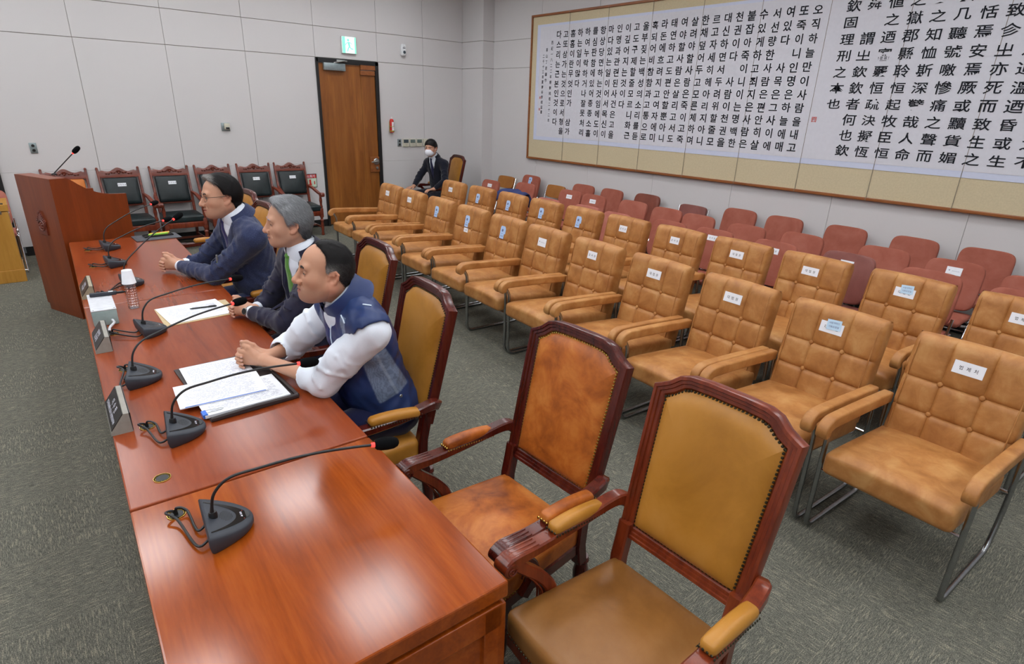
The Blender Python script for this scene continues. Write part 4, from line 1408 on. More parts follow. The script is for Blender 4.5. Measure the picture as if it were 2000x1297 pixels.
for p in (((-.185, -.317), (.185, -.317)), ((.185, -.317), (.183, .0))):
    a, c = V(p[0]), V(p[1])
    b.bar([(a.x*.985, a.y*.985, .012), ((a.x+c.x)/2*.985, (a.y+c.y)/2*.985, .016), (c.x*.985, c.y*.985, .012)], .02, .016, side=(0, 0, 1))
b.build('raised_rim', 'binder', t)
b = MB(); b.bar([(-.18, .005, .010), (.18, .005, .010)], .03, .008); b.build('spine', 'binder', t)
def sheet(name, label, pts, z, th, lines, mat='ink_grey', bend=0.0, group=None, blue_edge=False, wfrac=.84, hfrac=.86):
    """pts: corner, corner along the short side, corner along the long side"""
    w_, h_, fr = quad_frame(pts[0], pts[1], pts[2], z)
    t = thing(name, label, 'paper', fr.translation, math.atan2(fr[1][0], fr[0][0]), group)
    def cv(x, y): return bend*((x/w_*2)**2)
    b = MB()
    n = 8
    rows = [[(-w_/2+w_*i/n, s_*h_/2, th+cv(-w_/2+w_*i/n, 0)) for i in range(n+1)] for s_ in (-1, 1)]
    low = [[(x, y, 0 if bend == 0 else z_-th) for x, y, z_ in r] for r in rows]
    b.grid([low[0], rows[0], rows[1], low[1]]) 
    vv = b.bm.verts
    b.build('sheets', 'white_paper', t, False)
    text_lines(t, TR(0, 0, th+.0006+(bend*.30 if bend else 0)), w_*wfrac, h_*hfrac, lines, 1, mat)
    if blue_edge:
        b = MB(); b.bar([(-w_/2+.02, -h_/2+.002, th+.001), (w_/2-.01, -h_/2+.002, th+.001)], .006, .0008); b.build('blue_line', 'blue_clip', t, False)
    return t
sheet('paper_stack', 'printed sheets on the far half of the open binder', [(.425, 2.745), (.715, 2.735), (.437, 3.015)], TT+.0095, .006, 20, 'ink_blue')
sheet('paper_stack', 'thick stack of printed sheets held by the blue clip', [(.412, 2.43), (.765, 2.425), (.417, 2.69)], TT+.0095, .013, 30, 'ink_grey')
sheet('paper_stack', 'loose printed sheets lying across the open binder', [(.345, 2.545), (.700, 2.515), (.362, 2.785)], TT+.0235, .004, 26, 'ink_grey', 0, None, True)
t = thing('binder_clip', 'blue binder clip on the corner of the paper stack', 'clip', (.418, 2.455, TT+.010), R(0))
b = MB(); b.prism([(-.012, 0), (.012, .0), (.006, .018), (-.012, .016)], -.022, .022, frame((0, 0, 0), (1, 0, 0), (0, 0, 1), (0, -1, 0))); b.build('clip_body', 'blue_clip', t, False)
b = MB(); b.tube(rounded_path([(.004, -.014, .019), (.065, -.006, .0165), (.075, 0, .0165), (.065, .006, .0165), (.004, .014, .019)], .01, 4), .0011, 6); b.build('clip_wire', 'steel', t)
t = thing('file_folder', 'open kraft paper folder under the white papers before the grey haired man', 'folder', (.715, 3.905, TT), R(0))
b = MB(); b.prism([(-.198, .185), (-.205, -.19), (.205, -.165), (.215, .155)], 0, .003); b.build('cover', 'kraft', t, False)
sheet('paper_stack', 'white printed pages lying on the kraft folder', [(.523, 3.733), (.880, 3.755), (.538, 4.078)], TT+.0035, .003, 22, 'ink_grey', 0, None, False, .8, .6)
t = thing('pen', 'black pen lying on the white pages', 'pen', (.768, 3.94, TT+.0115), R(-11))
b = MB(); b.lathe([(.0, -.078), (.0025, -.074), (.0048, -.06), (.0048, .07), (.003, .076), (0, .077)], 10, RT(PI/2, 'Y')); b.build('barrel', 'black_plastic', t)
b = MB(); b.box((.05, 0, .006), (.04, .003, .002), .0008); b.build('pocket_clip', 'black_plastic', t)
t = thing('clipboard', 'dark grey board at the far end of the table beside the lectern', 'clipboard', (.945, 6.385, TT), R(2))
b = MB(); b.box((0, 0, .004), (.375, .26, .008), .002); b.build('board', 'slate_board', t)
t = thing('pencil_tray', 'small black tray of pens on the dark grey board', 'tray', (.965, 6.42, TT+.0085), R(6))
b = MB(); b.box((0, 0, .002), (.24, .10, .004), .001)
for x, y, sx, sy in ((0, .05, .24, .004), (0, -.05, .24, .004), (.12, 0, .004, .10), (-.12, 0, .004, .10)): b.box((x, y, .007), (sx, sy, .012), .001)
b.build('tray', 'black_plastic', t, False)
for i, (mt, y, r_, lab) in enumerate((('green_pen', -.028, .010, 'light green marker in the black pen tray'), ('orange_pen', -.002, .011, 'orange marker in the black pen tray'), ('yellow_pen', .022, .009, 'pale yellow pen in the black pen tray'))):
    t = thing('marker_pen', lab, 'pen', (.965+.01*i-.002, 6.42+y, TT+.0085+.010+r_), R(6), 'pens in the black tray')
    b = MB(); b.lathe([(0, -.085), (r_*.6, -.083), (r_, -.07), (r_, .04), (0, .04)], 10, RT(PI/2, 'Y')); b.build('barrel', mt, t)
    b = MB(); b.lathe([(0, .03), (r_*1.1, .03), (r_*1.1, .085), (0, .087)], 10, RT(PI/2, 'Y')); b.build('cap', mt, t)
# ------------------------------------------------------------------ left edge: cabinet and folding chair
t = thing('cabinet', 'small yellow brown wooden cabinet at the left edge of the picture', 'cabinet', (-.375, 8.64, 0))
b = MB(); b.box((0, 0, .46), (.53, .54, .64), .004); b.build('body', 'oak_cabinet', t, False)
b = MB(); b.box((0, 0, .07), (.545, .555, .14), .004); b.build('plinth', 'oak_cabinet', t, False)
b = MB(); b.box((0, 0, .822), (.55, .56, .07), .004); b.build('lid', 'oak_cabinet', t, False)
b = MB(); b.box((.17, -.273, .775), (.08, .012, .04), .003); b.build('latch', 'steel', t)
b = MB(); b.box((.21, -.24, .862), (.06, .04, .012), .003); b.build('black_hinge', 'black_plastic', t)
b = MB(); b.dome((.268, -.2, .76), .012, .006, RT(PI/2, 'Y') if False else None, 10); b.build('knob', 'steel', t)
o = dup(protos[('p', False)][0], (-.31, 9.22, 0), R(90), 'pinkish folding chair at the left edge behind the cabinet', (1, 1, 1.02))
if 'group' in o: del o['group']
# ------------------------------------------------------------------ people: distance fields meshed on a graded grid
from mathutils.bvhtree import BVHTree
def axis(lo, hi, coarse, fines):
    out = [lo]
    while out[-1] < hi:
        st = coarse
        for a, c, f in fines:
            if a-1e-6 <= out[-1] < c: st = min(st, f)
        nx = out[-1]+st
        for a, c, f in fines:
            if out[-1] < a < nx: nx = min(nx, a)
        out.append(nx)
    return np.array(out, dtype=np.float32)
class SDF:
    def __init__(s, lo, hi, coarse, fine=()):
        s.ax = [axis(lo[i], hi[i], coarse, [(q[0][i], q[1][i], q[2]) for q in fine]) for i in range(3)]
        s.D = np.full([len(a) for a in s.ax], .5, dtype=np.float32)
        s.M = Matrix.Identity(4)
    def _do(s, lo, hi, fn, k, op):
        """lo, hi: bounds in the local frame"""
        cs = [s.M@V((x, y, z)) for x in (lo[0], hi[0]) for y in (lo[1], hi[1]) for z in (lo[2], hi[2])]
        mg = k+.03
        sl = []
        for i in range(3):
            a = np.searchsorted(s.ax[i], min(c[i] for c in cs)-mg)
            e = np.searchsorted(s.ax[i], max(c[i] for c in cs)+mg)
            if e <= a: return
            sl.append(slice(a, e))
        sl = tuple(sl)
        X = s.ax[0][sl[0]][:, None, None]; Y = s.ax[1][sl[1]][None, :, None]; Z = s.ax[2][sl[2]][None, None, :]
        m = s.M.inverted()
        L_ = [np.float32(m[i][0])*X+np.float32(m[i][1])*Y+np.float32(m[i][2])*Z+np.float32(m[i][3]) for i in range(3)]
        d = fn(*L_).astype(np.float32)
        c = s.D[sl]
        if op == 's': d = -d
        if op == 'u':
            if k > 0:
                h = np.maximum(k-np.abs(c-d), 0)/k
                s.D[sl] = np.minimum(c, d)-h*h*k*.25
            else: s.D[sl] = np.minimum(c, d)
        elif op == 'd': s.D[sl] = c+d
        else:
            if k > 0:
                h = np.maximum(k-np.abs(c-d), 0)/k
                s.D[sl] = np.maximum(c, d)+h*h*k*.25
            else: s.D[sl] = np.maximum(c, d)
    def cone(s, a, b, ra, rb, k=.02, op='u'):
        a, b = V(a), V(b)
        r = max(ra, rb)
        lo = [min(a[i], b[i])-r for i in range(3)]; hi = [max(a[i], b[i])+r for i in range(3)]
        ba = b-a
        bb = max(ba.dot(ba), 1e-9)
        def fn(x, y, z):
            h = np.clip(((x-a.x)*ba.x+(y-a.y)*ba.y+(z-a.z)*ba.z)/bb, 0, 1)
            return np.sqrt((x-a.x-h*ba.x)**2+(y-a.y-h*ba.y)**2+(z-a.z-h*ba.z)**2)-(ra+(rb-ra)*h)
        s._do(lo, hi, fn, k, op)
    def chain(s, pts, rs, k=.015, op='u'):
        rs = rs if isinstance(rs, (list, tuple)) else [rs]*len(pts)
        for i in range(len(pts)-1): s.cone(pts[i], pts[i+1], rs[i], rs[i+1], k, op)
    def ell(s, c, r, k=.02, op='u', rot=None):
        """rot: 3x3 with the ellipsoid's axes as columns"""
        c = V(c)
        q = max(r)
        A = (rot if rot is not None else Matrix.Identity(3)).transposed()
        def fn(x, y, z):
            x, y, z = x-c.x, y-c.y, z-c.z
            u = [(A[i][0]*x+A[i][1]*y+A[i][2]*z) for i in range(3)]
            k0 = np.sqrt((u[0]/r[0])**2+(u[1]/r[1])**2+(u[2]/r[2])**2)
            k1 = np.sqrt((u[0]/r[0]**2)**2+(u[1]/r[1]**2)**2+(u[2]/r[2]**2)**2)+1e-6
            return k0*(k0-1)/k1
        e = [q]*3 if rot is not None else r
        s._do([c[i]-e[i] for i in range(3)], [c[i]+e[i] for i in range(3)], fn, k, op)
    def fn(s, lo, hi, f, k=0.0, op='u'):
        s._do(lo, hi, f, k, op)
    def mesh(s):
        D = s.D
        nx, ny, nz = D.shape
        sg = D < 0
        cnt = np.zeros((nx-1, ny-1, nz-1), dtype=np.int8)
        for i in (0, 1):
            for j in (0, 1):
                for k in (0, 1): cnt += sg[i:nx-1+i, j:ny-1+j, k:nz-1+k]
        cells = np.argwhere((cnt > 0) & (cnt < 8))
        idx = np.full(cnt.shape, -1, dtype=np.int32)
        idx[tuple(cells.T)] = np.arange(len(cells))
        acc = np.zeros((len(cells), 3)); num = np.zeros(len(cells))
        P = [a.astype(np.float64) for a in s.ax]
        for ax_ in range(3):
            o1, o2 = [q for q in range(3) if q != ax_]
            for i in (0, 1):
                for j in (0, 1):
                    c0 = cells.copy(); c0[:, o1] += i; c0[:, o2] += j
                    c1 = c0.copy(); c1[:, ax_] += 1
                    d0 = D[tuple(c0.T)]; d1 = D[tuple(c1.T)]
                    m = (d0 < 0) != (d1 < 0)
                    t = np.zeros(len(cells)); t[m] = d0[m]/(d0[m]-d1[m])
                    p = np.stack([P[q][c0[:, q]]+(t*(P[q][c1[:, q]]-P[q][c0[:, q]]) if q == ax_ else 0) for q in range(3)], 1)
                    acc[m] += p[m]; num[m] += 1
        vs = acc/num[:, None]
        fs = []
        for ax_ in range(3):
            o1, o2 = [(1, 2), (2, 0), (0, 1)][ax_]
            a = [slice(None)]*3; b_ = [slice(None)]*3
            a[ax_] = slice(0, -1); b_[ax_] = slice(1, None)
            ch = sg[tuple(a)] != sg[tuple(b_)]
            e = np.argwhere(ch)
            n1, n2 = (nx, ny, nz)[o1], (nx, ny, nz)[o2]
            e = e[(e[:, o1] > 0) & (e[:, o2] > 0) & (e[:, o1] < n1-1) & (e[:, o2] < n2-1)]
            q = []
            for i, j in ((-1, -1), (0, -1), (0, 0), (-1, 0)):
                c = e.copy(); c[:, o1] += i; c[:, o2] += j
                q.append(idx[tuple(c.T)])
            q = np.stack(q, 1)
            fl = sg[tuple(e.T)]
            q[~fl] = q[~fl][:, ::-1]
            fs.append(q)
        fs = np.concatenate(fs)
        return vs, fs[(fs >= 0).all(1)]
def np_mesh(name, vs, fs, mat, parent=None, inv=None, col=None, smooth=1):
    if smooth:
        for _ in range(smooth):
            nb = np.zeros_like(vs); ct = np.zeros(len(vs))
            for a, c in ((0, 1), (1, 2), (2, 3), (3, 0)):
                np.add.at(nb, fs[:, a], vs[fs[:, c]]); np.add.at(ct, fs[:, a], 1)
                np.add.at(nb, fs[:, c], vs[fs[:, a]]); np.add.at(ct, fs[:, c], 1)
            vs = vs*.5+.5*nb/np.maximum(ct, 1)[:, None]
    w_ = vs
    if inv is not None:
        mi = np.array(inv)
        vs = vs@mi[:3, :3].T+mi[:3, 3]
    me = bpy.data.meshes.new(name)
    me.vertices.add(len(vs)); me.vertices.foreach_set('co', vs.astype(np.float32).ravel())
    me.loops.add(fs.size); me.loops.foreach_set('vertex_index', fs.astype(np.int32).ravel())
    me.polygons.add(len(fs)); me.polygons.foreach_set('loop_start', np.arange(0, fs.size, 4, dtype=np.int32)); me.polygons.foreach_set('loop_total', np.full(len(fs), 4, dtype=np.int32))
    me.update(calc_edges=True); me.validate()
    me.shade_smooth()
    if col is not None:
        at_ = me.color_attributes.new('Col', 'FLOAT_COLOR', 'POINT')
        at_.data.foreach_set('color', np.concatenate([col, np.ones((len(col), 1))], 1).astype(np.float32).ravel())
    return mk(name, me, mat, parent), w_
def attr_mat(key, rough, bump=0.0, bscale=200, spec=.4, sss=0.0, nz=.08, nsc=40, coat=0.0, sheen=0.0):
    g = N(key, rough, spec=spec, coat=coat, sheen=sheen)
    a = g.n('ShaderNodeAttribute', attribute_name='Col')
    f = g.noise(g.coord(), nsc, 4)
    g.color(g.mix(g.math('MULTIPLY', f, nz*2), a.outputs['Color'], (.02, .01, .01, 1)))
    if sss:
        g.set(Subsurface_Weight=sss, Subsurface_Scale=.008)
        g.b.inputs['Subsurface Radius'].default_value = (1, .35, .2)
    if bump: g.bump(g.noise(g.coord(), bscale, 2), bump, .001)
    M[key] = g.m
attr_mat('skin', .50, .08, 420, .35, .08, .04, 60)
attr_mat('hair', .55, .0, 200, .22, 0, .10, 300)
attr_mat('satin_cloth', .42, .05, 700, .35, 0, .05, 50)
def cloth(key, a, c, sc=500, rough=.85, bump=.15, spec=.15, sheen=.2, fleck=None):
    g = N(key, rough, spec=spec, sheen=sheen)
    f = g.noise(g.coord(), sc, 2)
    col = g.ramp(f, [(.35, a), (.65, c)])
    if fleck:
        col = g.mix(g.ramp(g.noise(g.coord(), sc*.45, 2), [(.60, (0, 0, 0, 1)), (.70, (.8, .8, .8, 1))]), col, fleck)
    g.color(col)
    g.bump(f, bump, .001)
    M[key] = g.m
cloth('navy_suit', S(34, 34, 52), S(44, 42, 62), 600)
cloth('black_suit', S(20, 22, 34), S(28, 30, 42), 600)
cloth('tweed', S(36, 42, 70), S(54, 62, 94), 620, .9, .25, fleck=S(92, 100, 132))
cloth('white_shirt', S(222, 228, 240), S(232, 238, 248), 700, .8, .05)
cloth('green_tie', S(70, 126, 46), S(104, 158, 70), 700, .5, .1, .3)
cloth('blue_tie', S(34, 34, 84), S(50, 50, 110), 700, .5, .1, .3)
cloth('dark_tie', S(24, 28, 62), S(34, 38, 78), 700, .5, .1, .3)
cloth('navy_trousers', S(22, 26, 58), S(32, 36, 72), 600)
cloth('mask_cloth', S(226, 228, 238), S(236, 238, 246), 700, .85, .05)
plain('shoe_leather', S(20, 18, 18), .3)
plain('eye_white', S(216, 208, 204), .25, nz=.01)
plain('eye_dark', S(26, 16, 12), .12)
plain('watch_glass', S(10, 10, 12), .06)
plain('beads', S(92, 56, 44), .5)
plain('piping_white', S(214, 228, 244), .6)
plain('zip_grey', S(150, 156, 170), .35, .6)
plain('frame_dark', S(30, 26, 26), .25)
plain('green_badge', S(120, 150, 40), .5)
SK = np.array(S(198, 150, 124)[:3])
def head_frame(o, yaw, pitch, roll=0.0, sc=1.0):
    """local +X forward, +Y left, +Z up; yaw 0 looks along -X, positive towards +Y; pitch positive looks down"""
    f = V((-math.cos(yaw)*math.cos(pitch), math.sin(yaw)*math.cos(pitch), -math.sin(pitch)))
    l = V((-math.sin(yaw), -math.cos(yaw), 0))
    u = f.cross(l)
    l, u = l*math.cos(roll)+u*math.sin(roll), u*math.cos(roll)-l*math.sin(roll)
    m = frame(o, f*sc, l*sc, u*sc)
    return m
def add_head(s, H, sc, jaw=1.0, nose=1.0, neck=None):
    """all sizes in head units, scaled by the frame"""
    s.M = H
    class Q: pass
    K = lambda v: v
    # the frame carries scale, so distances come out in head units: convert by working in scaled copies
    Hn = Matrix(H)
    for i in range(3):
        c = V((Hn[0][i], Hn[1][i], Hn[2][i])).normalized()
        for j in range(3): Hn[j][i] = c[j]
    s.M = Hn
    def p(*a): return tuple(q*sc for q in a)
    def cone(a, b, ra, rb, k=.02, op='u'): s.cone(p(*a), p(*b), ra*sc, rb*sc, k*sc, op)
    def ell(c, r, k=.02, op='u', rot=None): s.ell(p(*c), p(*r), k*sc, op, rot)
    ell((-.006, 0, .035), (.099, .076, .083), 0)
    ell((-.036, 0, .008), (.066, .068, .070), .03)
    ell((.040, 0, -.034), (.054, .061, .076), .035)
    for y in (-1, 1):
        cone((-.012, y*.055*jaw, -.054), (.060, y*.019, -.100), .024*jaw, .017*jaw, .035)
        ell((.050, y*.041, -.030), (.032, .026, .027), .03)
    ell((.034, 0, -.088), (.050, .046*jaw, .034*jaw), .03)
    ell((.064, 0, -.074), (.031, .034, .036), .03)
    ell((.074, 0, -.104), (.018, .022, .015), .022)
    cone((.083, .038, .019), (.083, -.038, .019), .0125, .0125, .018)
    for y in (-1, 1):
        ell((.102, y*.031, -.002), (.021, .020, .0140), .014, 's')
        ell((.0750, y*.031, -.005), (.0150, .0160, .0120), .005)
        cone((.0885, y*.018, .0035), (.083, y*.043, .0015), .0035, .003, .006)
    cone((.090, 0, .010), (.112*1.0, 0, -.036), .0085, .0115*nose, .014)
    ell((.1125, 0, -.040), (.0128*nose, .0138*nose, .0118*nose), .007)
    for y in (-1, 1):
        ell((.1005, y*.0150*nose, -.0435), (.0130, .0088*nose, .0095*nose), .004)
        ell((.1075, y*.0065, -.0525), (.005, .0035, .003), .003, 's')
    s.chain([p(.080, .023, -.0735), p(.094, .011, -.0680), p(.0975, 0, -.0685), p(.094, -.011, -.0680), p(.080, -.023, -.0735)], [.0055*sc, .0078*sc, .0086*sc, .0078*sc, .0055*sc], .004*sc)
    s.chain([p(.080, .021, -.0775), p(.0925, .010, -.0805), p(.095, 0, -.0815), p(.0925, -.010, -.0805), p(.080, -.021, -.0775)], [.0055*sc, .0084*sc, .0096*sc, .0084*sc, .0055*sc], .004*sc)
    s.chain([p(.087, .025, -.0755), p(.1005, .010, -.0742), p(.1035, 0, -.0745), p(.1005, -.010, -.0742), p(.087, -.025, -.0755)], .0030*sc, .003*sc, 's')
    for y in (-1, 1):      # nasolabial fold
        s.chain([p(.0990, y*.0215, -.040), p(.0905, y*.030, -.058), p(.081, y*.034, -.076)], .0012*sc, .008*sc, 's')
    for y in (-1, 1):      # ears
        c = lambda u, v, w: p(-.010+u*.98-v*.14, y*(.0745+w), -.014+v+u*.1)
        s.chain([c(.013, -.004, -.002), c(.014, .012, .003), c(.007, .026, .006), c(-.006, .030, .010), c(-.017, .020, .013), c(-.018, .003, .012), c(-.012, -.014, .008), c(-.004, -.026, .004), c(.006, -.028, .001), c(.009, -.018, -.001)],
                [.0048*sc, .0048*sc, .0046*sc, .0048*sc, .005*sc, .005*sc, .005*sc, .0058*sc, .0062*sc, .005*sc], .006*sc)
        s.cone(c(-.004, .012, .002), c(-.004, -.014, .0), .013*sc, .011*sc, .008*sc)
        s.ell(c(.001, -.002, .0125), p(.0085, .0085, .013), .005*sc, 's')
        s.chain([c(-.010, .016, .012), c(-.010, .0, .012)], .0034*sc, .004*sc, 's')
        s.cone(c(.013, -.006, .002), c(.012, .000, .002), .0045*sc, .004*sc, .005*sc)
    ne = Hn.inverted()@neck
    s.cone(p(-.026, 0, -.050), ne, .054*jaw**.6*sc, .057*jaw**.6*sc, .04*sc)
    s.M = Matrix.Identity(4)
    return Hn
def to_local(vs, m):
    mi = np.array(m.inverted())
    return vs@mi[:3, :3].T+mi[:3, 3]
def sstep(a, c, x):
    t = np.clip((x-a)/(c-a), 0, 1)
    return t*t*(3-2*t)
def skin_colour(vs, Hn, sc, tone=(1, 1, 1), nails=(), stub=0.0):
    L = to_local(vs, Hn)/sc
    col = np.tile(SK*np.array(tone), (len(vs), 1))
    def blend(m, c):
        nonlocal col
        col = col*(1-m[:, None])+np.array(c)[None, :]*m[:, None]
    x, y, z = L.T
    hd = (np.abs(x) < .16) & (np.abs(y) < .12) & (np.abs(z) < .17)
    lips = hd*np.exp(-((z+.0745)/.0085)**4)*np.exp(-(y/.0225)**6)*(x > .078)
    blend(lips*.85, S(172, 92, 84)[:3])
    slit = hd*np.exp(-((z+.0745)/.0022)**2)*np.exp(-(y/.024)**6)*(x > .076)
    blend(slit*.75, S(96, 44, 40)[:3])
    ck = hd*np.exp(-(((x-.06)/.03)**2+((np.abs(y)-.045)/.02)**2+((z+.035)/.025)**2))
    blend(ck*.30, S(204, 132, 106)[:3])
    ns = hd*np.exp(-(((x-.113)/.016)**2+(y/.018)**2+((z+.042)/.014)**2))
    blend(ns*.35, S(204, 128, 106)[:3])
    er = hd*(np.abs(y) > .074)*sstep(.072, .084, np.abs(y))
    blend(er*.35, S(206, 132, 108)[:3])
    es = hd*np.exp(-(((np.abs(y)-.031)/.02)**2+((z+.006)/.011)**2))*(x > .06)
    blend(es*.30, S(160, 104, 84)[:3])
    if stub:
        sb = hd*sstep(-.05, -.075, z)*(x > .0)*(1-lips)*(1-sstep(.04, .07, np.abs(y))*0)
        blend(np.clip(sb, 0, 1)*stub, S(140, 110, 98)[:3])
    for c, d, r_ in nails:
        q = vs-np.array(c)
        m = np.exp(-((q**2).sum(1)/r_**2)**2)
        blend(m*.65, S(232, 186, 174)[:3])
    return np.clip(col, 0, 1)
def bvh_of(vs, fs): return BVHTree.FromPolygons([tuple(v) for v in vs], [tuple(f) for f in fs])
def proj_patch(bvh, rows, d, off, edge=.0, inv=None, reach=.40, fall=.24):
    """drop a grid of points along d on to a surface; returns rows lifted by off (edges by 'edge')"""
    out = []
    d = V(d).normalized()
    for i, r in enumerate(rows):
        q = []
        for j, p in enumerate(r):
            h = bvh.ray_cast(V(p), d, reach)
            o = off if 0 < i < len(rows)-1 and 0 < j < len(r)-1 else edge
            hit = h[0] if h[0] is not None else bvh.find_nearest(V(p)+d*fall)[0]
            q.append(hit-d*o)
        out.append(q)
    # points that missed or jumped: relax to neighbours
    if inv is not None: out = [[inv@p for p in r] for r in out]
    return out
def patch(name, rows, mat, parent):
    b = MB(); b.grid(rows); o = b.build(name, mat, parent, True, 60)
    return o
def eyes(t, inv, Hn, sc, open_=.0045, look=0.0, brow=True, brow_w=.0045, brow_c='eye_dark', bvh=None):
    LL = inv@Hn
    for y in (1, -1):
        b = MB()
        def ep(u, v, e=0.0):
            yy = u*.0128; zz = v*open_*max(0, 1-u*u)**.7-(.001*u*y)
            q = max(0, 1-(yy/(.0160+e))**2-((zz)/(.0120+e))**2)
            return LL@V(((.0755+(.0150+e+.0007)*math.sqrt(q))*sc, (y*.031+yy)*sc, (-.0052+zz)*sc))
        b.grid([[ep(-1+2*i/14, -1+2*j/6) for i in range(15)] for j in range(7)])
        eye = b.build('eye', 'eye_white', t)
        b = MB()
        def ip(a, r):
            u = look+r*math.cos(a); zz = r*math.sin(a)*.0128
            lim = open_*max(0, 1-u*u)**.7
            return ep(u, max(-1, min(1, zz/max(lim, 1e-5))), .0004)
        b.grid([[ip(2*PI*k/18, r) for k in range(18)] for r in (.02, .22, .40)], False, True)
        b.build('iris', 'eye_dark', eye)
        b = MB()
        b.tube([ep(-1+2*i/12, 1.0, .0003) for i in range(13)], [.0006*sc]+[.0012*sc]*4+[.0006*sc], 6)
        b.build('upper_lid_line', 'eye_dark', eye)
        if brow and bvh is not None:
            fw = (Hn.to_3x3()@V((1, 0, 0)))
            rows = []
            for q in range(4):
                r = []
                for i in range(10):
                    u = i/9
                    r.append(Hn@V((.2*sc, y*(.013+.034*u)*sc, (.0185+.0065*math.sin(u*2.2)-.004*u+(q/3-.5)*brow_w*2*(1-.5*u))*sc)))
                rows.append(r)
            rr = proj_patch(bvh, rows, -fw, .0025*sc, .0003, inv)
            b = MB(); b.grid(rr); b.build('eyebrow', brow_c, t)
def make_hair(t, inv, Hn, sc, front, thick, colf, n_str, ln, flow, fine=.003, extra=(), name='hair', seed=1, back=-.080, rad=.0005, wav=.0007):
    """front(z, y): how far forward hair grows at that height; colf(L) -> colour"""
    c = Hn.translation
    lo = [c[i]-.19*sc for i in range(3)]; hi = [c[i]+.19*sc for i in range(3)]
    s = SDF(lo, hi, fine)
    s.M = Hn
    T = thick
    s.ell((-.006*sc, 0, .035*sc), ((.099+T*.6)*sc, (.076+T)*sc, (.083+T)*sc), 0)
    s.ell((-.036*sc, 0, .008*sc), ((.066+T*.8)*sc, (.068+T)*sc, .070*sc), .03*sc)
    s.cone((-.040*sc, 0, -.02*sc), (-.052*sc, 0, -.085*sc), (.056+T*.7)*sc, (.052+T*.2)*sc, .02*sc)
    for e in extra: s.ell(tuple(q*sc for q in e[0]), tuple(q*sc for q in e[1]), .02*sc)
    B = .2*sc
    def cut(x, y, z):
        x, y, z = x/sc, y/sc, z/sc
        return np.maximum((front(z, np.abs(y))-x)*-1, back-z+np.clip(-.055-x, 0, 1)*-.2)*sc
    s.fn((-B, -B, -B), (B, B, B), lambda x, y, z: cut(x, y, z), .012*sc, 'i')
    for y in (-1, 1): s.ell((-.010*sc, y*.085*sc, -.016*sc), (.027*sc, .024*sc, .034*sc), .008*sc, 's')
    s.fn((-B, -B, -B), (B, B, B), lambda x, y, z: wav*(np.sin(x/sc*130+y/sc*70)*np.sin(y/sc*170-z/sc*60+1)+.6*np.sin(z/sc*60+x/sc*140+y/sc*190))*sc, 0, 'd')
    vs, fs = s.mesh()
    r_ = np.random.default_rng(seed)
    L = to_local(vs, Hn)/sc
    col = colf(L, r_)
    cap_o, w_ = np_mesh(name, vs, fs, None, None, None, col, 1)
    me = cap_o.data
    nr = np.zeros(len(me.vertices)*3, dtype=np.float32); me.vertices.foreach_get('normal', nr); nr = nr.reshape(-1, 3)
    bpy.data.objects.remove(cap_o)
    out = np.einsum('ij,ij->i', nr, vs-np.array(Hn@V((-.01*sc, 0, .0))))
    cand = np.where(out > .02*sc)[0]
    pick = r_.choice(cand, n_str)
    R3 = np.array(Hn.to_3x3())
    nl = nr@R3           # normals in head frame
    allv, allf, allc = [w_], [np.array(fs)], [col]
    base = len(w_)
    P0 = L[pick]; Nn = nl[pick]
    D = np.array([flow(p) for p in P0])+r_.normal(0, .22, (n_str, 3))
    D -= Nn*np.einsum('ij,ij->i', D, Nn)[:, None]
    D /= np.linalg.norm(D, axis=1)[:, None]+1e-9
    Sd = np.cross(D, Nn)
    lens = ln*r_.uniform(.6, 1.25, n_str)
    lift = r_.uniform(.0005, .0045, n_str)
    pts = []
    cc = np.array([0, 0, .0])
    for k in range(4):
        u = k/3
        q = P0+D*(lens*u)[:, None]+Nn*((lift*math.sin(PI*u*.7)+.0006)-lens**2*u*u*5.2)[:, None]
        wd_ = rad*(1-.75*u)
        pts.append((q+Sd*wd_, q-Sd*wd_))
    tv = np.stack([p for pr_ in pts for p in pr_], 1).reshape(-1, 3)*sc
    mm = np.array(Hn)
    tv = tv@mm[:3, :3].T+mm[:3, 3]
    ids = base+np.arange(n_str)[:, None]*8
    for k in range(3):
        allf.append(np.concatenate([ids+2*k, ids+2*k+1, ids+2*k+3, ids+2*k+2], 1))
    allv.append(tv)
    sc_ = colf(P0, r_)*r_.uniform(.6, 1.5, (n_str, 1))
    allc.append(np.repeat(sc_, 8, axis=0))
    o, _ = np_mesh(name, np.concatenate(allv), np.concatenate(allf), 'hair', t, inv, np.clip(np.concatenate(allc), 0, 1), 0)
    return o
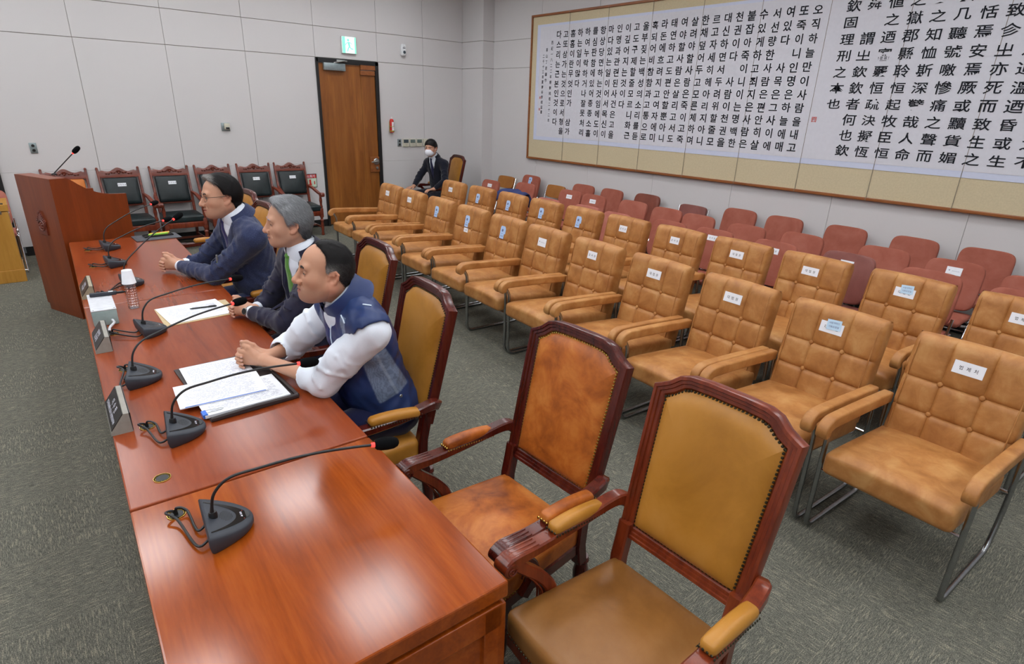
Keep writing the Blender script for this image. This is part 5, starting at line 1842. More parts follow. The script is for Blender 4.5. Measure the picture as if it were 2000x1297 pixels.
def add_clasp(s, C, fwd, left, sc, wl, wr):
    """interlaced hands; returns nail centres. C centre, fwd away from the body, left = side of the left hand"""
    f = V(fwd).normalized(); u = V((0, 0, 1)); l = V(left); l = (l-f*l.dot(f)-u*l.dot(u)).normalized()
    f = (f-u*f.dot(u)).normalized()
    F = frame(C, f, l, u)
    def p(*a): return F@V([q*sc for q in a])
    k = .007*sc
    nails = []
    for side in (1, -1):
        # palm as a slab of overlapping cones
        for z, r0, r1 in ((.024, .0140, .0125), (.008, .0150, .0130), (-.008, .0150, .0130), (-.022, .0135, .0115)):
            s.cone(p(-.040, side*.019, z*.80), p(.040, side*.0185, z*1.12), r0*sc, r1*sc, .014*sc)
        s.cone(p(-.03, side*.012, .018), p(.008, side*.010, .034), .016*sc, .012*sc, .012*sc)
    for side in (1, -1):
        off = 0 if side > 0 else -.0095
        for i, (z, ln) in enumerate(((.0275, .95), (.0090, 1.05), (-.0095, 1.0), (-.0265, .82))):
            z += off*(1 if side < 0 else 1)
            r = (.0092, .0095, .0092, .0080)[i]*sc
            a = p(.040, side*.0185, z)
            b_ = p(.066*min(1, ln+.03), side*.002, z-.001)
            c = p(.056*ln, -side*.0315, z-.004)
            d = p(.056*ln-.028*ln, -side*.0395, z-.006)
            s.cone(a, b_, r*1.05, r, .006*sc); s.cone(b_, c, r, r*.94, k*.5); s.cone(c, d, r*.94, r*.80, k*.4)
            nails.append((tuple(d-(F.to_3x3()@V((0, side, 0))).normalized()*.006*sc*0+(F.to_3x3()@V((-.004*sc, -side*.0065*sc, 0)))), 0, .0062*sc))
    t1 = [p(-.022, .016, .026), p(.004, .016, .046), p(.030, .008, .052), p(.050, .000, .050)]
    s.chain(t1, [.0135*sc, .0112*sc, .0100*sc, .0082*sc], .008*sc)
    t2 = [p(-.022, -.016, .026), p(.000, -.012, .050), p(.026, -.004, .064), p(.044, .006, .068)]
    s.chain(t2, [.0135*sc, .0112*sc, .0100*sc, .0082*sc], .006*sc)
    nails.append((tuple(p(.050, .000, .0575)), 0, .0065*sc)); nails.append((tuple(p(.044, .006, .0755)), 0, .0065*sc))
    for q, w_ in ((1, wl), (-1, wr)):
        s.cone(p(-.036, q*.018, .0), w_, .0215*sc, .0265*sc, .02*sc)
    return nails, F
# ------------------------------------------------------------------ the seated men
def waves(a, seed):
    r = random.Random(seed)
    ks = [(r.uniform(14, 34)*r.choice((-1, 1)), r.uniform(14, 34)*r.choice((-1, 1)), r.uniform(14, 40)*r.choice((-1, 1)), r.uniform(0, 6)) for _ in range(5)]
    k2 = [(r.uniform(50, 90)*r.choice((-1, 1)), r.uniform(50, 90)*r.choice((-1, 1)), r.uniform(30, 80), r.uniform(0, 6)) for _ in range(4)]
    def f(x, y, z):
        o = 0
        for p, q, w_, h in ks: o = o+np.abs(np.sin(p*x+q*y+w_*z+h+1.3*np.sin(7*x-9*z+h)))-.6
        for p, q, w_, h in k2: o = o+.30*np.sin(p*x+q*y+w_*z+h)
        return (o*a).astype(np.float32)
    return f
class Man:
    def __init__(m, label, J, Hd, sc):
        m.J = {k: V(v) for k, v in J.items()}
        m.sc = sc
        m.H = Hd
        P, Nk = m.J['P'], m.J['N']
        m.t = thing('person', label, 'person', (P.x, P.y, 0))
        m.inv = Matrix.Translation((-P.x, -P.y, 0))
        u = (Nk-P).normalized(); l = (m.J['sL']-m.J['sR']); l = (l-u*l.dot(u)).normalized(); f = l.cross(u)
        m.u, m.l, m.f = u, l, f
        m.R3 = Matrix(((f.x, l.x, u.x), (f.y, l.y, u.y), (f.z, l.z, u.z)))
        m.Ln = (Nk-P).length
        m.C = P+u*(m.Ln*.66)+f*.0
        m.B = P+u*(m.Ln*.30)+f*.015
        m.T = frame(Nk, f, l, u)        # collar frame
    def torso(m, s, g, k=.05, belly=1.0, sh=1.0):
        """g: thickness added to the bare body"""
        sc = m.sc
        s.ell(m.C, ((.112*sc+g), (.158*sc+g), (.205*sc+g)), 0, 'u', m.R3)
        s.ell(m.B+m.f*.01*belly, ((.118*sc*belly+g), (.150*sc+g), (.19*sc+g)), k, 'u', m.R3)
        s.ell(m.J['P']+m.u*.02, ((.125*sc+g), (.172*sc+g), (.13*sc+g)), k, 'u', m.R3)
        for q, sd in ((1, 'sL'), (-1, 'sR')):
            s.cone(m.J['N']+m.l*(q*.045)-m.u*.035, m.J[sd]+V((0, 0, .0)), .050*sc+g, (.054*sc+g)*sh, k)
    def build_body(m, hands, tone, res_hand, forearm=None, stub=0.0):
        J, sc = m.J, m.sc
        keys = list(J.values())+[m.H.translation]
        lo = [min(v[i] for v in keys)-.16 for i in range(3)]; hi = [max(v[i] for v in keys)+.17 for i in range(3)]
        lo[2] = max(0.02, min(J['aL'].z, J['aR'].z)-.09); hi[2] = m.H.translation.z+.16*sc
        h = m.H.translation
        fine = [([h[i]-.15*sc for i in range(3)], [h[i]+.15*sc for i in range(3)], .0029 if res_hand < .004 else .0045)]
        for c, r_ in hands['fine']: fine.append(([c[i]-r_ for i in range(3)], [c[i]+r_ for i in range(3)], res_hand))
        s = SDF(lo, hi, .016, fine)
        m.torso(s, -.022)
        ne = J['N']+m.f*.006-m.u*.01
        m.Hn = add_head(s, m.H, sc, m.jaw, m.nose, ne)
        s.cone(ne, J['N']-m.u*.08, .054*sc, .066*sc, .04)
        for q in 'LR':
            s.cone(J['s'+q], J['e'+q], .044*sc, .037*sc, .03); s.cone(J['e'+q], J['w'+q], .039*sc, .026*sc, .02)
            s.cone(J['P']+m.l*(.09 if q == 'L' else -.09), J['k'+q], .078*sc, .055*sc, .03)
            s.cone(J['k'+q], J['a'+q], .052*sc, .036*sc, .02); s.cone(J['a'+q], J['a'+q]+m.f*.14-V((0, 0, .045)), .036*sc, .026*sc, .02)
        nails = hands['fn'](s)
        s.M = Matrix.Identity(4)
        vs, fs = s.mesh()
        col = skin_colour(vs, m.Hn, sc, tone, nails, stub)
        o, w_ = np_mesh('body', vs, fs, 'skin', m.t, m.inv, col, 1)
        m.bv = bvh_of(w_, fs)
        return o
    def garment(m, name, mat, prims, lo, hi, res, parent=None, wave=.0, seed=1, colf=None, fine=()):
        s = SDF(lo, hi, res, fine)
        prims(s)
        if wave: s.fn(lo, hi, waves(wave, seed), 0, 'd')
        vs, fs = s.mesh()
        col = colf(vs) if colf else None
        o, w_ = np_mesh(name, vs, fs, mat, parent or m.t, m.inv, col, 1)
        return o, bvh_of(w_, fs)
    def ring(m, name, mat, rows, a0, a1, parent=None, n=36, ctr=None, tilt=0.0, oval=(1, 1)):
        """collar: rows of (radius, height, front drop) swept from a0 to a1 degrees (0 = front) in the collar frame"""
        b = MB()
        T = m.T if ctr is None else ctr
        T = T@RT(tilt, 'Y')
        out = []
        for r_, z, dr in rows:
            row = []
            for i in range(n+1):
                a = R(a0+(a1-a0)*i/n)
                w_ = max(0, math.cos(a))**3
                row.append(m.inv@(T@V((r_*math.cos(a)*oval[0], r_*math.sin(a)*oval[1], z-dr*w_))))
            out.append(row)
        b.grid(out)
        return b.build(name, mat, parent or m.t, True, 50)
    def legs(m, mat, shoe=True):
        J, sc = m.J, m.sc
        def pr(s):
            s.ell(J['P']+V((0, 0, .0)), (.155*sc, .185*sc, .13*sc), 0, 'u', m.R3)
            for q, d in (('L', 1), ('R', -1)):
                s.cone(J['P']+m.l*(.095*d), J['k'+q], .098*sc, .070*sc, .05); s.cone(J['k'+q], J['a'+q]+V((0, 0, .03)), .068*sc, .056*sc, .02)
        ks = [J[q] for q in ('P', 'kL', 'kR', 'aL', 'aR')]
        lo = [min(v[i] for v in ks)-.22 for i in range(3)]; hi = [max(v[i] for v in ks)+.22 for i in range(3)]
        lo[2] = .06
        m.garment('trousers', mat, pr, lo, hi, .011, wave=.0016, seed=5)
        for q in 'LR':
            a = m.inv@J['a'+q]
            fw = (m.f-V((0, 0, m.f.z))).normalized()
            b = MB()
            F = frame((a.x, a.y, 0), fw, V((0, 0, 1)).cross(fw), V((0, 0, 1)))
            b.cushion((.29, .10, .10), .035, (0, 0), 8, F@TR(.07, 0, .052), lambda p: (p[0], p[1]*(1-.25*max(0, p[0]/.14)**2), p[2]*(1-.35*max(0, p[0]/.145)) - .012*max(0, p[0]/.145)))
            b.build('shoe', 'shoe_leather', m.t)
    def suit(m, mat, shirt_mat, tie_mat, belly=1.0, wave=.0022, seed=2, vdepth=.30, fine_res=.0065, cuff=True, open_v=.062):
        J, sc = m.J, m.sc
        ks = [J[q] for q in ('P', 'N', 'sL', 'sR', 'eL', 'eR', 'wL', 'wR')]
        lo = [min(v[i] for v in ks)-.26 for i in range(3)]; hi = [max(v[i] for v in ks)+.26 for i in range(3)]
        lo[2] = J['P'].z-.13; hi[2] = J['N'].z+.10
        # shirt body
        def prs(s):
            m.torso(s, .004, .05, belly)
            s.cone(J['N']-m.u*.05+m.f*.022, J['N']+m.u*.040+m.f*.014, .084*sc, .066*sc, .03)
        def prs2(s):
            prs(s)
            s.cone(J['N']+m.f*.050-m.u*.11, J['N']+m.f*.040+m.u*.010, .052*sc, .044*sc, .03)
        prs_ = prs2
        m.shirt, bs = m.garment('shirt', shirt_mat, prs2, lo, hi, .008)
        T = m.T
        def prj(s):
            m.torso(s, .026, .06, belly, 1.06)
            s.ell(J['P']+m.u*.03, (.150*sc, .195*sc, .13*sc), .05, 'u', m.R3)
            s.M = T
            dp = vdepth
            def vee(x, y, z):
                w_ = (open_v+.012)*np.clip(1+z/dp, 0, 1.25)
                return np.maximum(np.abs(y)-w_, .035-x)
            s.fn((.03, -.12, -dp-.02), (.30, .12, .14), vee, .010, 's')
            s.M = Matrix.Identity(4)
            for q, d in (('L', 1), ('R', -1)):
                sh = J['s'+q]
                el, wr = J['e'+q], J['w'+q]
                s.cone(sh-m.u*.012, el, .071*sc, .058*sc, .045)
                dv = (el-wr).normalized()
                s.cone(el, wr+dv*.052, .059*sc, .043*sc, .03)
                # folds at the elbow and along the upper arm
                ax_ = (el-sh)
                for w_ in (.30, .52, .70, .86):
                    c = sh+ax_*w_
                    n1 = ax_.normalized().orthogonal().normalized()
                    s.chain([c+(n1*math.cos(a)+ax_.normalized().cross(n1)*math.sin(a))*.066*sc+ax_.normalized()*(.02*math.sin(a*2+w_*9)) for a in [k*.7 for k in range(5)]], .006*sc, .012)
                ay = (wr-el)
                for w_ in (.12, .34, .6):
                    c = el+ay*w_
                    n1 = ay.normalized().orthogonal().normalized()
                    s.chain([c+(n1*math.cos(a)+ay.normalized().cross(n1)*math.sin(a))*(.056-.012*w_)*sc+ay.normalized()*(.015*math.sin(a*2+w_*5)) for a in [k*.8+w_*4 for k in range(5)]], .005*sc, .012)
        m.jacket, bj = m.garment('jacket', mat, prj, lo, hi, fine_res, wave=wave, seed=seed)
        # lapels laid on the chest
        for d in (1, -1):
            rows = []
            for i in range(15):
                u = i/14
                z = .065-(vdepth+.035)*u
                y0 = (open_v+.010)*max(0, 1+z/vdepth)
                wd_ = (.062*math.sin(PI*min(1, u*1.02)**.72) if u > .22 else .036+.028*(u/.22))
                if .20 < u < .26: wd_ -= .018
                rows.append([T@V((.35, d*(y0-.006+wd_*j/4), z)) for j in range(5)])
            rr = proj_patch(bj, rows, -m.f, .0065, .003, m.inv)
            b = MB(); b.grid(rr); b.build('lapel', mat, m.jacket, True, 60)
        # tie
        def tw(u): return .026 if u < .06 else .020 if u < .14 else .022+.03*(u-.14)/.86
        rows = [[T@V((.35, (-1+2*j/4)*tw(i/15), .022-(vdepth+.02)*i/15)) for j in range(5)] for i in range(16)]
        rr = proj_patch(bs, rows, -m.f, .010, .004, m.inv)
        b = MB(); b.grid(rr)
        k = m.inv@(T@V((.0, 0, 0)))
        b.build('tie', tie_mat, m.t, True, 60)
        h = bs.ray_cast(T@V((.4, 0, .012)), -m.f, 1)
        if h[0] is not None:
            b = MB(); b.ball(tuple(m.inv@h[0]), (.014, .019, .018), m.R3.to_4x4(), 12); b.build('tie_knot', tie_mat, m.t)
        # shirt collar and jacket collar
        cs = [(.067*sc, -.02, .02), (.0655*sc, .045, .020), (.0675*sc, .050, .022), (.074*sc, .040, .026), (.088*sc, -.004, .070)]
        m.ring('collar', shirt_mat, cs, 9, 351, m.shirt, 44, T@TR(.016, 0, .036), R(16), (1.06, 1.0))
        m.ring('collar', mat, [(.080*sc, -.03, 0), (.076*sc, .026, .0), (.080*sc, .031, 0), (.094*sc, .004, 0), (.108*sc, -.040, 0)], 58, 302, m.jacket, 36, T@TR(.006, 0, .034), R(14), (1.06, 1.06))
        if cuff:
            for q in 'LR':
                e, w_ = J['e'+q], J['w'+q]
                dv = (w_-e).normalized()
                b = MB(); b.tube([m.inv@(w_-dv*.05), m.inv@(w_-dv*.002)], [.037*sc, .035*sc], 20, caps=True); b.build('cuff', shirt_mat, m.shirt)
        return bs, bj
def gz(px, z):
    return gp(px, z)
cloth('vest_navy', S(34, 50, 96), S(40, 58, 106), 600, .42, .05, .35, 0)
# ---------------------------------------------------------------- man in the navy work vest
Hd = head_frame((.962, 2.39, 1.316), R(10.7), R(-7), 0, 1.08)
C3 = V((.735, 2.835, .812))
f3 = V((-.62, .80, 0)).normalized(); l3 = V((-.80, -.62, 0)).normalized()
J3 = dict(P=(1.24, 2.43, .56), N=(1.055, 2.395, 1.178), sL=(1.065, 2.205, 1.085), sR=(1.07, 2.60, 1.075), eL=(.905, 2.375, .805), eR=(.935, 2.865, .810),
          wL=C3-f3*.085+l3*.024, wR=C3-f3*.075-l3*.03, kL=(.80, 2.33, .55), kR=(.80, 2.55, .55), aL=(.82, 2.32, .10), aR=(.82, 2.56, .10))
m3 = Man('man in a navy work vest over a white shirt, hands clasped on the binder', J3, Hd, 1.08)
m3.jaw, m3.nose = 1.12, 1.22
hs3 = dict(fine=[(C3, .115)], fn=lambda s: add_clasp(s, C3, f3, l3, 1.10, m3.J['wL'], m3.J['wR'])[0])
m3.build_body(hs3, (1.0, .96, .93), .0030, None, .35)
eyes(m3.t, m3.inv, m3.Hn, 1.08, .0026, 0, True, .0060, 'eye_dark', m3.bv)
def hair3_front(z, y):
    # receding over the temples
    return np.interp(z, [-.10, -.06, -.035, -.022, .0, .02, .045, .07, .10, .13], [-.075, -.050, -.040, .000, .012, .016, .020, .030, .042, .046])-.016*np.clip((y-.02)/.05, 0, 1)*sstep(.02, .09, z)
def hair3_col(L, r_):
    x, y, z = L.T
    g_ = np.clip(np.exp(-((z-.0)/.028)**2)*np.exp(-((x-.008)/.030)**2)*1.9, 0, 1)+.12*r_.random(len(L))*(z < .05)
    g_ = np.clip(g_, 0, 1)[:, None]
    return np.array([[.008, .0075, .008]])*(1-g_)+np.array([[.33, .32, .31]])*g_*(.6+.6*r_.random((len(L), 1)))
def flow_back(p):
    x, y, z = p
    return np.array([-.55+.5*(z < .03)*0, .25*np.sign(y)*(z > .07), -.6*(abs(y) > .045)-.25*(x < -.05)+.15*(z > .09)])
make_hair(m3.t, m3.inv, m3.Hn, 1.08, hair3_front, .0075, hair3_col, 9000, .017, flow_back, rad=.00045, wav=.0004)
sc = 1.08
J = m3.J
lo = (.60, 2.02, .43); hi = (1.50, 3.02, 1.22)
def shirt3(s):
    m3.torso(s, .006, .05, 1.12)
    s.cone(J['N']-m3.u*.06+m3.f*.030, J['N']+m3.u*.022+m3.f*.014, .088*sc, .066*sc, .03)
    s.cone(J['N']+m3.f*.052-m3.u*.13, J['N']+m3.f*.050-m3.u*.018, .056*sc, .046*sc, .03)
    for q in 'LR':
        sh, el, wr = J['s'+q], J['e'+q], J['w'+q]
        mid = sh*.45+el*.55-m3.u*.0
        s.cone(sh-m3.u*.022+m3.l*(.012 if q == 'L' else -.012), mid, .074*sc, .071*sc, .04)
        s.cone(mid, el, .071*sc, .064*sc, .03)
        end = el+(wr-el)*(.17 if q == 'L' else .22)
        s.cone(el, end, .062*sc, .056*sc, .03)
        dv = (wr-el).normalized()
        s.chain([end-dv*.012, end+dv*.020], .062*sc, .006)      # rolled cuff
        ax_ = el-sh
        for w_ in (.36, .55, .72, .88):
            c = sh+ax_*w_
            n1 = ax_.normalized().orthogonal().normalized()
            s.chain([c+(n1*math.cos(a)+ax_.normalized().cross(n1)*math.sin(a))*.071*sc+ax_.normalized()*(.03*math.sin(a*1.7+w_*11)) for a in [k*.7+w_*7 for k in range(6)]], .0065, .014)
        s.cone(end+dv*.012, end+dv*.06, .047*sc, .044*sc, .003, 's')
m3.shirt, bs3 = m3.garment('shirt', 'white_shirt', shirt3, lo, hi, .0062, wave=.0016, seed=11)
def vest3(s):
    m3.torso(s, .026, .06, 1.14, 1.10)
    s.ell(J['P']+m3.u*.05, (.165, .200, .12), .05, 'u', m3.R3)
    for q, d in (('L', 1), ('R', -1)):
        sh = J['s'+q]
        # armhole
        s.cone(sh+m3.l*(d*.010)-m3.u*.045+m3.f*.010, sh+m3.l*(d*.22)-m3.u*.06+m3.f*.02, .088*sc, .120*sc, .010, 's')
    s.M = m3.T
    s.fn((.03, -.1, -.13), (.30, .1, .16), lambda x, y, z: np.maximum(np.abs(y)-.030*np.clip(1+z/.06, 0, 2.2), .035-x), .008, 's')
    s.M = Matrix.Identity(4)
def vest_col(vs):
    L = to_local(vs, m3.T)
    x, y, z = L.T
    navy = np.array(S(38, 56, 102)[:3]); dark = np.array(S(32, 44, 88)[:3]); mesh_ = np.array(S(122, 138, 166)[:3])
    col = np.tile(navy, (len(vs), 1))
    # side mesh inset under the armhole, widening downwards
    sd = (np.abs(y) > .10)*sstep(-.145, -.155, z)*(1-sstep(-.475, -.485, z))
    c_ = .010+.05*np.clip((-.15-z)/.33, 0, 1)-.02
    wd_ = .046+.042*np.clip((-.15-z)/.30, 0, 1)
    inside = sd*(1-sstep(wd_-.004, wd_+.004, np.abs(x-(.034-c_*.9))))
    tape = inside*(np.abs(x-(.030-c_*1.0)) < .007)*.35
    # small yoke inset at the front of the shoulder
    yk = (x > .05)*(np.abs(np.abs(y)-.118) < .020)*(z < -.015)*(z > -.15)
    m_ = np.clip(inside+yk, 0, 1)[:, None]
    chk = (.86+.14*np.sign(np.sin(vs[:, 2]*1100)*np.sin((vs[:, 0]+vs[:, 1])*1100)))[:, None]
    col = col*(1-m_)+mesh_*chk*m_
    col = col*(1-tape[:, None])+np.array(S(176, 190, 208)[:3])*tape[:, None]
    fr_ = ((x > .06)*(np.abs(y) < .09))[:, None]*.5
    col = col*(1-fr_)+np.array(S(36, 42, 96)[:3])*fr_
    return col
m3.vest, bv3 = m3.garment('vest', 'satin_cloth', vest3, lo, hi, .0052, wave=.0024, seed=4, colf=vest_col)
m3.ring('collar', 'white_shirt', [(.069*sc, -.02, .015), (.068*sc, .044, .018), (.070*sc, .047, .020), (.078*sc, .004, .045)], 9, 351, m3.shirt, 44, m3.T@TR(.022, 0, .026), R(24), (1.08, 1))
m3.ring('collar', 'vest_navy', [(.098*sc, -.045, .03), (.086*sc, -.01, .026), (.078*sc, .044, .020), (.081*sc, .050, .020), (.088*sc, .040, .022), (.100*sc, -.030, .04), (.112*sc, -.060, .05)], 9, 351, m3.vest, 48, m3.T@TR(.020, 0, .026), R(24), (1.12, 1.04))
def curve_on(man, bv, pts, d, r_, name, mat, parent, off=.002):
    P_l = []
    for p in spline(pts, 5):
        h = bv.ray_cast(p-V(d).normalized()*.3, V(d).normalized(), .9)
        if h[0] is not None: P_l.append(man.inv@(h[0]-V(d).normalized()*off))
    if len(P_l) > 2:
        b = MB(); b.tube(P_l, r_, 6); return b.build(name, mat, parent)
T3 = m3.T
curve_on(m3, bv3, [T3@V((.3, .050, .035)), T3@V((.3, .030, -.06)), T3@V((.3, .012, -.12)), T3@V((.3, .006, -.25)), T3@V((.3, .0, -.42))], -m3.f, .0032, 'zip', 'piping_white', m3.vest)
for d in (1, -1):
    curve_on(m3, bv3, [T3@V((-.055, d*.150, .2)), T3@V((-.068, d*.165, .2)), T3@V((-.085, d*.172, .2))], V((0, 0, -1)), .0035, 'piping', 'piping_white', m3.vest)
    curve_on(m3, bv3, [T3@V((.3, d*.100, -.012)), T3@V((.3, d*.122, -.022)), T3@V((.3, d*.138, -.034))], -m3.f, .0034, 'piping', 'piping_white', m3.vest)
h = bv3.ray_cast(T3@V((-.02, .5, -.50)), -m3.l, 1)
if h[0] is not None:
    b = MB(); b.dome(tuple(m3.inv@h[0]), .009, .005, frame((0, 0, 0), m3.f, m3.u, m3.l), 12); b.build('snap_button', 'steel', m3.vest)
m3.legs('navy_trousers')
# bracelet on the left wrist
wl = m3.J['wL']; dv = (m3.J['eL']-wl).normalized()
n1 = dv.orthogonal().normalized(); n2 = dv.cross(n1)
b = MB()
for k in range(30):
    a = 2*PI*k/30
    b.ball(tuple(m3.inv@(wl+dv*.012+(n1*math.cos(a)+n2*math.sin(a))*.0295)), .0037, None, 6)
b.build('bead_bracelet', 'beads', m3.t)
# ---------------------------------------------------------------- grey haired man in the dark navy suit
Hd = head_frame((1.142, 3.305, 1.366), R(11), R(-1), R(-2), 1.10)
C2 = V((.915, 3.625, .806))
f2 = V((-.45, .89, 0)).normalized(); l2 = V((-.89, -.45, 0)).normalized()
J2 = dict(P=(1.33, 3.38, .56), N=(1.215, 3.31, 1.180), sL=(1.24, 3.10, 1.110), sR=(1.22, 3.52, 1.105), eL=(1.045, 3.235, .800), eR=(1.10, 3.66, .815),
          wL=C2-f2*.09+l2*.022, wR=C2-f2*.08-l2*.03, kL=(.92, 3.26, .55), kR=(.92, 3.50, .55), aL=(.95, 3.25, .10), aR=(.95, 3.50, .10))
m2 = Man('grey haired man in a dark navy suit with a green tie and wristwatch', J2, Hd, 1.08)
m2.jaw, m2.nose = .95, 1.12
hs2 = dict(fine=[(C2, .115)], fn=lambda s: add_clasp(s, C2, f2, l2, 1.08, m2.J['wL'], m2.J['wR'])[0])
m2.sc = 1.10
m2.build_body(hs2, (1.04, 1.03, 1.03), .0032, None, .1)
eyes(m2.t, m2.inv, m2.Hn, 1.10, .0022, 0, True, .0034, 'ink_grey', m2.bv)
def hair2_front(z, y):
    return np.interp(z, [-.10, -.06, -.035, -.022, .0, .02, .045, .07, .10, .14], [-.070, -.045, -.034, .006, .020, .026, .034, .052, .078, .092])
def hair2_col(L, r_):
    x, y, z = L.T
    g_ = np.clip(.55+.35*sstep(-.05, .07, x)-.45*sstep(-.01, -.06, z)*(x < 0)+.25*(r_.random(len(L))-.5), .06, 1)[:, None]
    return np.array([[.05, .055, .06]])*(1-g_)+np.array([[.36, .37, .39]])*g_*(.7+.5*r_.random((len(L), 1)))
def flow2(p):
    x, y, z = p
    return np.array([-.75+(.2 if z > .09 else 0), .3*np.sign(y)*(z > .08), -.75*(abs(y) > .04)-.1])
make_hair(m2.t, m2.inv, m2.Hn, 1.10, hair2_front, .019, hair2_col, 8000, .034, flow2, extra=[((.045, .01, .105), (.05, .055, .022))], rad=.0006, seed=2)
m2.suit('navy_suit', 'white_shirt', 'green_tie', 1.05, .0022, 6, .34, .0065, True, .088)
m2.legs('navy_suit')
wl = m2.J['wL']; dv = (m2.J['eL']-wl).normalized()
side = (l2+V((0, 0, .35))).normalized(); side = (side-dv*side.dot(dv)).normalized()
W_ = m2.inv@(wl-dv*.002)
b = MB(); b.tube([W_+(side*math.cos(a)+dv.cross(side)*math.sin(a))*.031 for a in [2*PI*k/24 for k in range(24)]], .0075, 8, True, flat=(1, 1)); b.build('watch_strap', 'black_plastic', m2.t)
b = MB(); b.lathe([(.0, 0), (.0215, 0), (.0225, .004), (.021, .009), (.019, .0095), (.0, .0095)], 24, frame(W_+side*.032, dv, side.cross(dv), side)); w_o = b.build('wristwatch', 'steel', m2.t)
b = MB(); b.lathe([(.0, .0093), (.0185, .0093), (.018, .0105), (0, .0107)], 24, frame(W_+side*.032, dv, side.cross(dv), side)); b.build('dial', 'watch_glass', w_o)
# ---------------------------------------------------------------- man in the blue tweed suit with glasses
Hd = head_frame((1.096, 4.47, 1.362), R(-1), R(0), R(3), 1.17)
C1 = V((.800, 4.965, .812))
f1 = V((-.60, .80, 0)).normalized(); l1 = V((-.80, -.60, 0)).normalized()
J1 = dict(P=(1.36, 4.56, .56), N=(1.185, 4.475, 1.205), sL=(1.21, 4.245, 1.10), sR=(1.19, 4.70, 1.095), eL=(.985, 4.48, .805), eR=(1.02, 4.92, .815),
          wL=C1-f1*.095+l1*.024, wR=C1-f1*.085-l1*.03, kL=(.95, 4.45, .55), kR=(.95, 4.70, .55), aL=(1.0, 4.45, .10), aR=(1.0, 4.70, .10))
m1 = Man('man with glasses in a blue tweed suit, hands clasped on the far desk', J1, Hd, 1.17)
m1.jaw, m1.nose = 1.0, 1.15
hs1 = dict(fine=[(C1, .125)], fn=lambda s: add_clasp(s, C1, f1, l1, 1.18, m1.J['wL'], m1.J['wR'])[0])
m1.build_body(hs1, (1.0, .97, .95), .0036, None, .2)
eyes(m1.t, m1.inv, m1.Hn, 1.17, .0036, 0, True, .0050, 'eye_dark', m1.bv)
def hair1_front(z, y):
    return np.interp(z, [-.10, -.06, -.035, -.022, .0, .02, .045, .07, .10, .14], [-.072, -.050, -.042, -.010, .000, .008, .018, .034, .070, .096])
def hair1_col(L, r_):
    x, y, z = L.T
    g_ = np.clip(sstep(.035, .075, x)*sstep(.05, .08, z)*.85*(.5+r_.random(len(L))), 0, 1)[:, None]
    return np.array([[.006, .0055, .006]])*(1-g_)+np.array([[.38, .36, .34]])*g_
make_hair(m1.t, m1.inv, m1.Hn, 1.17, hair1_front, .020, hair1_col, 6000, .036, flow2, extra=[((.060, -.012, .098), (.045, .050, .026))], rad=.0006, seed=3)
bs1, bj1 = m1.suit('tweed', 'white_shirt', 'blue_tie', 1.10, .0026, 9, .30, .0075, True, .074)
m1.legs('tweed')
G = m1.inv@m1.Hn
def gpnt(x, y, z): return G@V((x*1.17, y*1.17, z*1.17))
for y in (1, -1):
    ring = []
    for k in range(28):
        a = 2*PI*k/28
        e = 2/3.2
        ring.append(gpnt(.1005-.006*abs(math.cos(a))**e, y*(.034+.0235*math.copysign(abs(math.cos(a))**e, math.cos(a))), -.006+.0165*math.copysign(abs(math.sin(a))**e, math.sin(a))))
    if y == 1: gl = thing('glasses', 'x', 'x'); gl.parent = m1.t; del gl['label']; del gl['category']
    b = MB(); b.tube(ring, .0016, 6, True); b.build('lens_rim', 'frame_dark', gl)
    b = MB(); b.face([b.bm.verts.new(p) for p in ring]); b.build('lens', 'lens_glass', gl)
    b = MB(); b.tube(spline([gpnt(.094, y*.0575, .002), gpnt(.06, y*.075, .003), gpnt(.0, y*.083, .004), gpnt(-.012, y*.083, -.006)], 5), .0017, 6); b.build('temple', 'frame_dark', gl)
b = MB(); b.tube(spline([gpnt(.101, .0105, .0), gpnt(.1075, 0, .004), gpnt(.101, -.0105, .0)], 5), .0016, 6); b.build('bridge', 'frame_dark', gl)
h = None
b = MB()
h = bj1.ray_cast(m1.T@V((.5, .085, -.19)), -m1.f, 1)
p0 = m1.inv@((h[0] if h[0] is not None else m1.T@V((.165, .09, -.19)))+m1.f*.008)
b.box((0, 0, 0), (.012, .012, .05), .002, Matrix.Translation(p0)); b.build('lapel_clip', 'steel', m1.t)
b = MB(); b.box((0, 0, -.045), (.014, .014, .04), .002, Matrix.Translation(p0)); b.build('badge', 'green_badge', m1.t)
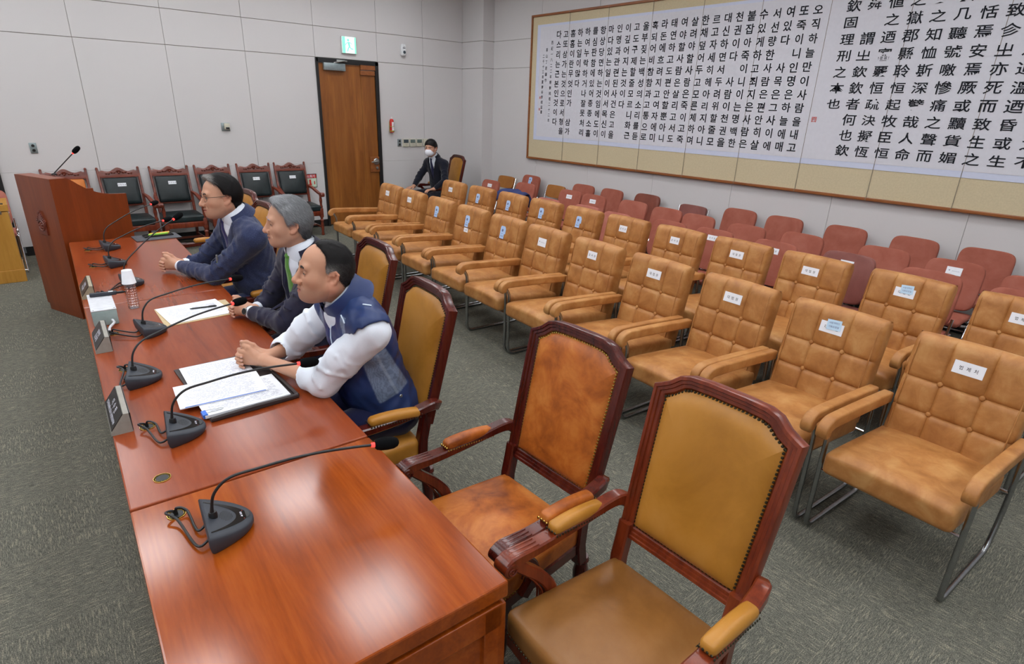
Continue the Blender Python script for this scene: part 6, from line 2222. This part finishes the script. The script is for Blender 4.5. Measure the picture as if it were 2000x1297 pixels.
# ---------------------------------------------------------------- masked guard by the corner
Hd = head_frame((5.62, 8.90, 1.325), R(-30), R(2), 0, 1.10)
J4 = dict(P=(5.90, 9.02, .54), N=(5.72, 8.95, 1.150), sL=(5.80, 8.775, 1.06), sR=(5.70, 9.12, 1.06), eL=(5.72, 8.62, .80), eR=(5.56, 9.22, .80),
          wL=(5.55, 8.72, .655), wR=(5.40, 9.14, .66), kL=(5.42, 8.72, .525), kR=(5.27, 9.10, .53), aL=(5.42, 8.68, .10), aR=(5.25, 9.08, .10))
m4 = Man('seated guard in a black suit and white face mask beside the corner column', J4, Hd, 1.0)
m4.jaw, m4.nose = .95, 1.0
def hands4(s):
    for q, d in (('L', 1), ('R', -1)):
        w_ = m4.J['w'+q]; k_ = m4.J['k'+q]
        fw = (k_-w_); fw.z = 0; fw = fw.normalized()
        lf = V((0, 0, 1)).cross(fw)
        F = frame(w_+V((0, 0, -.0)), fw, lf, V((0, 0, 1)))
        def p(*a): return F@V([c*1.12 for c in a])
        for y in (-.026, -.009, .009, .026): s.cone(p(.02, y*.7, -.002), p(.085, y, -.004), .014, .0115, .012)
        for i, y in enumerate((-.031, -.011, .010, .030)):
            ln = (.055, .066, .070, .060)[i] if d > 0 else (.060, .070, .066, .055)[i]
            s.chain([p(.085, y, -.004), p(.085+ln*.55, y*1.08, -.014), p(.085+ln, y*1.1, -.042)], [.0100, .0092, .0078], .006)
        sy = -d
        s.chain([p(.02, sy*.022, -.006), p(.05, sy*.046, -.012), p(.085, sy*.052, -.024)], [.014, .0115, .009], .01)
        s.cone(p(-.02, 0, .004), p(.03, 0, -.001), .026, .022, .02)
    return []
m4.sc = 1.10
m4.build_body(dict(fine=[(m4.J['wL']+V((-.06, .0, -.03)), .11), (m4.J['wR']+V((-.06, -.0, -.03)), .11)], fn=hands4), (1, .98, .97), .0050, None)
eyes(m4.t, m4.inv, m4.Hn, 1.10, .0042, 0, True, .004, 'eye_dark', m4.bv)
def hair4_front(z, y):
    return np.interp(z, [-.10, -.06, -.035, -.022, .0, .02, .035, .06, .10, .14], [-.070, -.046, -.036, .006, .016, .022, .060, .110, .120, .120])
make_hair(m4.t, m4.inv, m4.Hn, 1.10, hair4_front, .017, lambda L, r_: np.tile(np.array([[.008, .008, .009]]), (len(L), 1)), 900, .03, flow2, .0045, rad=.001, seed=5)
m4.sc = .95
m4.suit('black_suit', 'white_shirt', 'dark_tie', .95, .0015, 12, .34, .0095, False)
m4.legs('black_suit')
def mask4(s):
    s.M = m4.Hn
    q = 1.10
    s.ell((.055*q, 0, -.064*q), (.070*q, .068*q, .058*q), 0)
    s.ell((.092*q, 0, -.060*q), (.036*q, .038*q, .050*q), .04)
    s.fn((-.2, -.2, -.2), (.2, .2, .2), lambda x, y, z: np.maximum(.030*q+.0*y-x, np.maximum(z-(-.018*q), -z-.118*q)), .006, 'i')
hh = m4.Hn.translation
mk_o, bm4 = m4.garment('face_mask', 'mask_cloth', mask4, tuple(hh[i]-.18 for i in range(3)), tuple(hh[i]+.18 for i in range(3)), .0042)
for y in (1, -1):
    for z in (-.022, -.088):
        b = MB(); b.tube(spline([m4.inv@(m4.Hn@V((.045*1.12, y*.062*1.12, z*1.12))), m4.inv@(m4.Hn@V((.015*1.12, y*.075*1.12, z*.7*1.12))), m4.inv@(m4.Hn@V((-.012*1.12, y*.082*1.12, -.012*1.12)))], 4), .0016, 5); b.build('ear_loop', 'mask_cloth', mk_o)
h = None
b = MB(); b.dome(tuple(m4.inv@(m4.T@V((.150, .085, -.10)))), .012, .005, frame((0, 0, 0), m4.l, m4.u, m4.f), 10); b.build('lapel_badge', 'steel', m4.t)
# ------------------------------------------------------------------ navy jacket draped over a folding chair
t = thing('draped_jacket', 'dark blue jacket draped over a red chair behind the tan rows', 'jacket', (5.42, 6.42, .80))
b = MB()
rows = []
for i in range(22):
    u = i/21
    r = []
    for j in range(16):
        v = -1+2*j/15
        a = (u-.45)*PI*1.15
        x = .075*math.sin(a)+(-.02 if u < .5 else .02)
        z = .13*math.cos(a*.8)-(.22*max(0, abs(u-.45)-.2))+.012*math.sin(v*9+u*5)-.035*v*v
        r.append((x+.010*math.sin(v*13+u*4)+(u-.45)*.06, v*(.27+.03*math.sin(u*7)), z))
    rows.append(r)
b.grid(rows)
o = b.build('cloth', 'navy_cloth', t)
md = o.modifiers.new('s', 'SOLIDIFY'); md.thickness = .012
